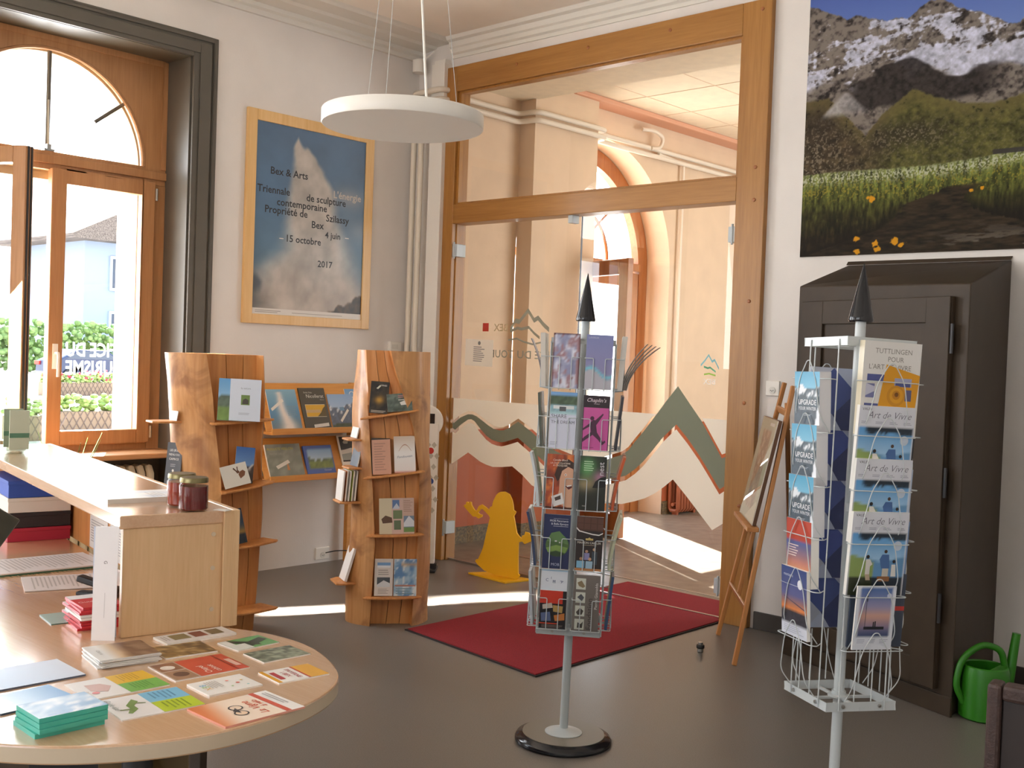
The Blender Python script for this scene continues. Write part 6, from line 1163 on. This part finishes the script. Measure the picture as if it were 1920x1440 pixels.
tb('R', 'leaflet', 0.135, 0.098, 0.005, 0.025, FY+0.030, 1.177, 'wide grey-green leaflet with a white house, top shelf of the right trunk', 10, 0, 6, n=(12, 8), paint=P_mottle('4c5a52', '6c7a70', 6, 403, '3a463c'), ov=[('r', 0.45, 0.62, 1, 0.66, 'd8d4cc'), ('p', [(0.5, 0.5), (0.72, 0.6), (0.9, 0.52), (0.9, 0.36), (0.55, 0.34)], 'dcdcd8'), ('lines', 0.45, 0.75, 0.74, 0.92, 2, 'c88a90')])
tb('R', 'leaflet', 0.10, 0.195, 0.003, -0.075, FY+0.045, 0.832, 'dark leaflet standing behind the pink one, second shelf of the right trunk', 8, 0, 0, bg='2f2c24', edge='2a2620')
tb('R', 'leaflet', 0.10, 0.19, 0.004, -0.062, FY+0.028, 0.831, 'salmon pink leaflet with lines of text, second shelf of the right trunk', 9, 0, 4, bg='cf9c84', edge='d8ae98', ov=[('lines', 0.12, 0.75, 0.1, 0.92, 11, 'ae8270')])
tb('R', 'leaflet', 0.115, 0.20, 0.004, 0.062, FY+0.025, 0.843, 'white leaflet with a bridge drawing and curled edge, second shelf of the right trunk', 9, 0, 3, n=(8, 14), paint=P_grad((0, 'c47a68'), (0.06, 'e4dcd8'), (0.55, 'eae6e2'), (1, 'd0bca8')), ov=[('t', 'Fondouvain', 0.14, 0.40, 0.018, '6a7488', 'l', 4, 0.35)] + [('p', [(0.22+0.6*(i/10), 0.60+0.18*math.sin(math.pi*i/10)) for i in range(11)] + [(0.22+0.6*(i/10), 0.585+0.17*math.sin(math.pi*i/10)) for i in range(10, -1, -1)], 'b88a74')])
tb('R', 'leaflet', 0.19, 0.195, 0.004, 0.028, FY+0.026, 0.507, 'open cream leaflet with several mountain photos, third shelf of the right trunk', 9, 0, 2, n=(2, 2), bg='d3c6a8', ov=[('r', 0.36, 0, 0.68, 1, 'cfb0a4'), ('r', 0.68, 0.0, 1, 1, 'c8a898'), ('p', [(0.06, 0.42), (0.18, 0.52), (0.36, 0.46), (0.38, 0.32), (0.1, 0.30)], '5a3c24'), ('r', 0.38, 0.70, 0.58, 0.95, '5a78a8'), ('p', [(0.38, 0.70), (0.5, 0.86), (0.58, 0.74), (0.58, 0.70)], 'c0c8d4'), ('r', 0.40, 0.42, 0.66, 0.66, '6c7c54'), ('r', 0.42, 0.12, 0.62, 0.38, '5c6c4c'), ('r', 0.70, 0.05, 1, 0.5, '74869c'), ('p', [(0.70, 0.3), (0.85, 0.5), (1, 0.35), (1, 0.2), (0.7, 0.2)], 'd0d4dc'), ('r', 0.70, 0.05, 1, 0.18, '6a8a4a'), ('lines', 0.7, 0.98, 0.6, 0.95, 7, 'a88878')])
tb('R', 'leaflet', 0.10, 0.20, 0.004, -0.035, FY+0.024, 0.168, 'white leaflet with two small winter photos, bottom shelf of the right trunk', 8, 0, 0, bg='dcd4ce', ov=[('r', 0.14, 0.76, 0.86, 0.90, '7aa4d4'), ('r', 0.14, 0.76, 0.86, 0.82, 'e4e8ec'), ('r', 0.14, 0.24, 0.84, 0.50, '4c545c'), ('p', [(0.14, 0.3), (0.5, 0.42), (0.84, 0.34), (0.84, 0.24), (0.14, 0.24)], 'd8dce0'), ('lines', 0.2, 0.8, 0.55, 0.72, 3, 'a49c98'), ('lines', 0.2, 0.8, 0.05, 0.2, 4, 'a49c98')])
tb('R', 'leaflet', 0.125, 0.20, 0.004, 0.082, FY+0.022, 0.168, 'blue cloudy landscape leaflet, bottom shelf of the right trunk', 8, 0, 0, n=(14, 20), paint=lambda U, V: mixc(P_mottle('5a86b8', 'a4c0d4', 4, 411, 'd8e0e4')(U, V), np.zeros(U.shape+(3,))+C('c89a6c'), np.exp(-((V-0.85)/0.05)**2)*0.7*(U > 0.3)), ov=[('lines', 0.1, 0.9, 0.03, 0.3, 4, '7a98a8'), ('r', 0.05, 0.26, 0.95, 0.30, 'b87c6c')])
# sunlit leaflets on the small shelves at the left of the right trunk
def side(which, ang, rr_, z, w, h, t, label, yoff=0, turn=0, lean=8, **kw):
    loc, rz = ((RL[0], RL[1]), RZR) if which == 'R' else ((LLOC[0], LLOC[1]), RZL)
    o = card('leaflet', w, h, t, **kw); tag(o, label, 'leaflet', 'leaflets on the side shelves of the trunks')
    o.matrix_world = Matrix.Translation((loc[0], loc[1], 0)) @ Matrix.Rotation(rz+R(ang), 4, 'Z') @ Matrix.Translation((rr_, yoff, z)) @ Matrix.Rotation(R(90+turn), 4, 'Z') @ Matrix.Rotation(-R(lean), 4, 'X'); return o
for i, (c, lb) in enumerate([('ece4d8', 'innermost white'), ('c4d24a', 'lime green'), ('f0ece4', 'second white'), ('c87a3c', 'orange'), ('f4f0ea', 'outermost white')]):
    side('R', 196, 0.225+0.018*i, 0.674, 0.12, 0.165, 0.008, '%s sunlit leaflet on the left side shelf of the right trunk' % lb, 0, 0, 4, bg=c, edge='f0e8dc')
side('R', 194, 0.255, 0.227, 0.12, 0.185, 0.014, 'white sunlit leaflet leaning on the lowest left side shelf of the right trunk', 0, 0, 16, bg='f0ece8', edge='f0ece8')
side('R', 196, 0.225, 1.017, 0.11, 0.06, 0.006, 'small white leaflet on the upper left side shelf of the right trunk', 0, 0, 12, bg='e8e4de')
side('R', 200, 0.225, 0.862, 0.11, 0.10, 0.006, 'dark leaflet on the second left side shelf of the right trunk', 0, 0, 12, bg='3a4450')
# left trunk
tb('L', 'leaflet', 0.15, 0.215, 0.016, -0.065, -0.205, 1.118, 'blue landscape booklet behind the white one, top shelf of the left trunk', 10, -28, -2, n=(10, 14), paint=P_land('5f9cd0', 'a8cce4', 0.55, 0.12, '5a6a5c', '6f8a48', 421), edge='8cb4d8')
tb('L', 'leaflet', 0.155, 0.215, 0.012, -0.015, -0.238, 1.118, 'white booklet with a small green picture, top shelf of the left trunk', 10, -26, -2, bg='d4dcea', edge='a4c0dc', n=(2, 2), ov=[('r', 0.36, 0.38, 0.64, 0.62, '6f8a4c'), ('p', [(0.40, 0.40), (0.6, 0.40), (0.6, 0.5), (0.5, 0.54), (0.42, 0.5)], '4a4640'), ('t', 'la nature', 0.5, 0.76, 0.014, '8c94a4', 'c'), ('lines', 0.3, 0.7, 0.14, 0.2, 2, 'a4acbc')])
tb('L', 'postcard', 0.10, 0.185, 0.003, 0.02, -0.185, 0.795, 'blue mountain postcard standing above the deer card, left trunk', 8, -14, -6, n=(10, 16), paint=P_land('3f6cb4', '8cb0dc', 0.52, 0.10, '4c3c34', '3c2c24', 431, 'e4e0dc'))
tb('L', 'postcard', 0.135, 0.115, 0.004, -0.03, -0.225, 0.785, 'white card with a brown deer, second shelf of the left trunk', 16, -20, 14, bg='dcd6cc', n=(2, 2), ov=[('p', [(0.66, 0.30), (0.84, 0.40), (0.9, 0.56), (0.82, 0.66), (0.7, 0.62), (0.62, 0.5)], '7a4a2c'), ('c', 0.62, 0.62, 0.06, '6a4028'), ('p', [(0.6, 0.66), (0.5, 0.85), (0.46, 0.8), (0.57, 0.62)], '5a3824'), ('p', [(0.64, 0.68), (0.66, 0.86), (0.62, 0.86), (0.6, 0.66)], '5a3824')])
tb('L', 'leaflet', 0.12, 0.18, 0.008, -0.02, -0.21, 0.482, 'dark blue leaflet on the third shelf of the left trunk behind the counter', 14, 0, 6, n=(8, 12), paint=P_sunset('2c3c54', '3a4a5c', 'b48a3c', '2a3440', 0.3, 441), edge='d8d0c4')
side('L', 170, 0.255, 0.767, 0.10, 0.225, 0.006, 'black menu leaflet standing on the window-side shelf of the left trunk', -0.005, 30, 6, bg='33343c', edge='4a4a50', ov=[('t', 'LES JEUX', 0.5, 0.80, 0.016, 'e4e0dc', 'c'), ('t', 'MENU DU', 0.5, 0.70, 0.016, 'e4e0dc', 'c'), ('t', 'CAPRICE', 0.5, 0.60, 0.016, 'e4e0dc', 'c'), ('c', 0.5, 0.36, 0.07, 'd8d4cc'), ('lines', 0.3, 0.7, 0.44, 0.52, 2, '8a8a90')])
side('L', 171, 0.26, 1.107, 0.07, 0.05, 0.004, 'small white card on the upper window-side shelf of the left trunk', 0, 10, 10, bg='e4e4e8')

# ------------------------------------------------------------------ leaflets spread on the desk (they read from the visitors' side)
G = 'leaflets on the desk end'
def dk(label, c, ang, z, w, h, t, cat='leaflet', **kw): return flat('leaflet', c, ang, z, w, h, t, label, cat, G, **kw)
for k in range(4):
    h = 0.0095; o = flat('booklet', (4.088+0.003*((k*2) % 3), -4.543+0.002*k), 178+(k*7) % 4, DZ+k*h, 0.135, 0.105, h-0.0004, '%s teal-spined booklet of the stack at the desk corner' % ['lowest', 'second', 'third', 'topmost'][k], 'booklet', 'teal booklets at the desk corner', n=(10, 8), edge='48b8a4', back='48b8a4',
             paint=P_mottle('7ea6cc', 'b4cce0', 4, 451, 'dfe6ee') if k == 3 else None, bg='48b8a4', ov=[('r', 0.15, 0.05, 0.5, 0.12, '8fb4d8')] if k == 3 else ())
dk('large pale blue magazine at the left end of the desk leaflets', (3.74, -4.475), 88, DZ, 0.155, 0.235, 0.004, n=(10, 12), paint=P_grad((0, '8ca4c4'), (0.5, 'a8b8d0'), (1, 'c8d0dc')), edge='5a6478')
dk('blue sky leaflet half under the teal booklet stack', (3.905, -4.53), 94, DZ, 0.115, 0.16, 0.004, n=(10, 12), paint=P_land('5f98cc', 'c8dcec', 0.2, 0.1, '6a8ca8', 'dfe6ec', 455), edge='3c4c64')
def halves(c1, c2, extra): return [('r', 0.0, 0.5, 0.5, 1, c1), ('r', 0.5, 0.5, 1, 1, c2)] + extra
dk('white leaflet with a yellow and green end and a pink sketch', (3.932, -4.342), 87, DZ, 0.135, 0.178, 0.0025, bg='e0dcd8', n=(2, 2), ov=halves('dcae22', '6cac48', [('p', [(0.25, 0.16), (0.6, 0.14), (0.75, 0.30), (0.5, 0.42), (0.3, 0.34)], 'cba8a0'), ('c', 0.72, 0.16, 0.06, 'd87a7a'), ('lines', 0.06, 0.44, 0.6, 0.85, 6, 'b88c1a'), ('lines', 0.56, 0.94, 0.6, 0.85, 6, '4c8a34'), ('t', 'Printemps', 0.95, 0.06, 0.012, 'a8a098', 'r', 0, 0.3)]))
dk('white leaflet with a blue and lime end and a green lizard', (4.089, -4.35), 84, DZ, 0.142, 0.175, 0.0025, bg='e2dedc', n=(2, 2), ov=halves('74b8d8', 'b4c820', [('p', [(0.2, 0.36), (0.34, 0.40), (0.5, 0.30), (0.66, 0.30), (0.82, 0.18), (0.78, 0.14), (0.6, 0.22), (0.44, 0.22), (0.3, 0.30)], '6a8a3c'), ('p', [(0.38, 0.36), (0.44, 0.46), (0.47, 0.45), (0.42, 0.34)], '6a7a44'), ('p', [(0.6, 0.22), (0.58, 0.10), (0.62, 0.10), (0.65, 0.2)], '6a7a44'), ('lines', 0.06, 0.44, 0.58, 0.88, 5, '4c8cb0'), ('lines', 0.56, 0.94, 0.58, 0.88, 5, '849c14'), ('t', 'Guide été', 0.08, 0.06, 0.018, '7a8a84', 'l', 0, 0.35)]))
for k in range(7):
    h = 0.0031; dk('%s leaflet of the white stack with brown cover' % ['lowest', 'second', 'third', 'fourth', 'fifth', 'sixth', 'topmost'][k], (3.742+0.002*((k*3) % 4), -4.238+0.002*((k*5) % 3)), 79+(k*3) % 4, DZ+k*h, 0.133, 0.14, h-0.0003, n=(10, 10), bg='e2e0dc', edge='dcdad6',
       paint=(lambda U, V: mixc(mixc(np.zeros(U.shape+(3,))+C('d4d2ce'), np.zeros(U.shape+(3,))+C('c0a078'), sm(0.2, 0.45, V)), P_mottle('6a4a34', '8a6c54', 6, 461)(U, V), sm(0.4, 0.6, V))) if k == 6 else None, ov=[('t', 'Clefs du', 0.5, 0.12, 0.012, '8c8880', 'c')] if k == 6 else ())
dk('brown autumn leaflet beside the white stack', (3.774, -4.09), 82, DZ, 0.108, 0.13, 0.003, n=(12, 14), paint=P_mottle('5c4426', '8c6c3c', 6, 463, 'b89a6c'))
dk('white leaflet with three small pictures at the foot of the counter panel', (3.683, -4.002), 86, DZ, 0.08, 0.19, 0.006, bg='e4e0de', n=(2, 2), ov=[('r', 0.15, 0.16, 0.75, 0.40, '8c8058'), ('r', 0.15, 0.45, 0.75, 0.64, '8a4a3c'), ('r', 0.15, 0.69, 0.75, 0.88, '7a6a4c'), ('lines', 0.2, 0.8, 0.04, 0.12, 2, 'a8a09c')])
dk('green and black zigzag leaflet at the back of the desk end', (3.821, -3.934), 91, DZ, 0.092, 0.122, 0.003, bg='5c9c58', n=(2, 2), ov=[('r', 0, 0, 1, 0.2, 'e0e0dc'), ('p', [(0, 0.2), (0.35, 0.2), (0.9, 0.62), (0.6, 0.66)], '1c2a1a'), ('p', [(0.6, 0.2), (1, 0.2), (0.5, 0.95), (0.2, 0.9)], '22321c'), ('r', 0.5, 0.0, 1, 0.4, 'd8dcd4')])
dk('red leaflet with small dog photos in the middle of the desk end', (3.926, -4.138), 86, DZ, 0.140, 0.185, 0.0025, bg='c4462c', n=(2, 2), ov=[('r', 0, 0.0, 1, 0.34, 'b8a494'), ('r', 0.02, 0.02, 0.46, 0.32, '8a5c40'), ('r', 0.5, 0.02, 0.98, 0.32, '9a7458'), ('c', 0.28, 0.16, 0.12, 'd8ccc0'), ('c', 0.72, 0.18, 0.13, '5a3a2c'), ('t', 'Chapel', 0.9, 0.54, 0.022, 'f0dcd0', 'l', 180), ('t', 'cabinet', 0.9, 0.66, 0.020, 'f0dcd0', 'l', 180), ('r', 0.0, 0.84, 1, 0.86, '8a2c1c'), ('r', 0.35, 0.89, 0.8, 0.97, 'd8a898')])
dk('grey green forest leaflet at the right of the green one', (3.949, -3.938), 87, DZ, 0.096, 0.130, 0.003, n=(14, 18), paint=P_mottle('5c6450', '98a088', 9, 471, '3c4234'))
dk('white leaflet with coloured letters and dots in the middle of the desk end', (4.083, -4.169), 87, DZ, 0.100, 0.130, 0.004, bg='e4e0da', n=(2, 2), ov=[('t', 'B', 0.34, 0.10, 0.022, '48a0c8', 'c'), ('t', 'E', 0.47, 0.10, 0.022, '7cb43c', 'c'), ('t', 'X', 0.60, 0.10, 0.022, 'e0a020', 'c'), ('c', 0.3, 0.62, 0.04, 'e08a7a'), ('c', 0.55, 0.72, 0.045, 'd86a5c'), ('c', 0.7, 0.56, 0.03, '9cc47c'), ('c', 0.42, 0.84, 0.03, 'e4b84c'), ('c', 0.78, 0.82, 0.03, '8cc4c0'), ('lines', 0.15, 0.7, 0.22, 0.46, 5, 'b4aca4')])
dk('yellow and white leaflet with red letters at the right rim of the desk', (4.108, -4.003), 84, DZ, 0.097, 0.130, 0.003, bg='e8e4de', n=(2, 2), ov=[('r', 0, 0.62, 1, 1, 'd8a02c'), ('r', 0, 0.60, 1, 0.64, 'b83a24'), ('r', 0, 0, 1, 0.08, 'd89a1c'), ('r', 0.2, 0.12, 0.8, 0.22, 'b4343c'), ('t', 'PAYERNE', 0.5, 0.44, 0.017, 'b02c38', 'c'), ('t', '1 BEX', 0.5, 0.30, 0.017, 'b02c38', 'c')])
dk('large orange and white cycling leaflet nearest the desk rim', (4.247, -4.222), 90, DZ, 0.143, 0.19, 0.004, n=(12, 14), paint=lambda U, V: mixc(mixc(np.zeros(U.shape+(3,))+C('d8743c'), np.zeros(U.shape+(3,))+C('ecd8c4'), sm(0.05, 0.42, V+0.15*U)), np.zeros(U.shape+(3,))+C('ece8e4'), sm(0.76, 0.80, V)), edge='e8a08c', ov=[('t', 'La Vigne', 0.86, 0.62, 0.026, 'c84a24', 'l', 180, 0.3, 0.012), ('t', 'à vélo', 0.6, 0.72, 0.02, 'c84a24', 'l', 180, 0.3, 0.012), ('r', 0.0, 0.76, 1, 0.83, 'c8503c'), ('c', 0.66, 0.36, 0.11, '2c2c34'), ('c', 0.66, 0.36, 0.085, 'e6c8ac'), ('c', 0.42, 0.40, 0.11, '2c2c34'), ('c', 0.42, 0.40, 0.085, 'e4ccb4'), ('p', [(0.42, 0.39), (0.54, 0.31), (0.66, 0.36), (0.55, 0.38)], '34343c'), ('lines', 0.1, 0.9, 0.88, 0.96, 2, 'a8a4a4')])
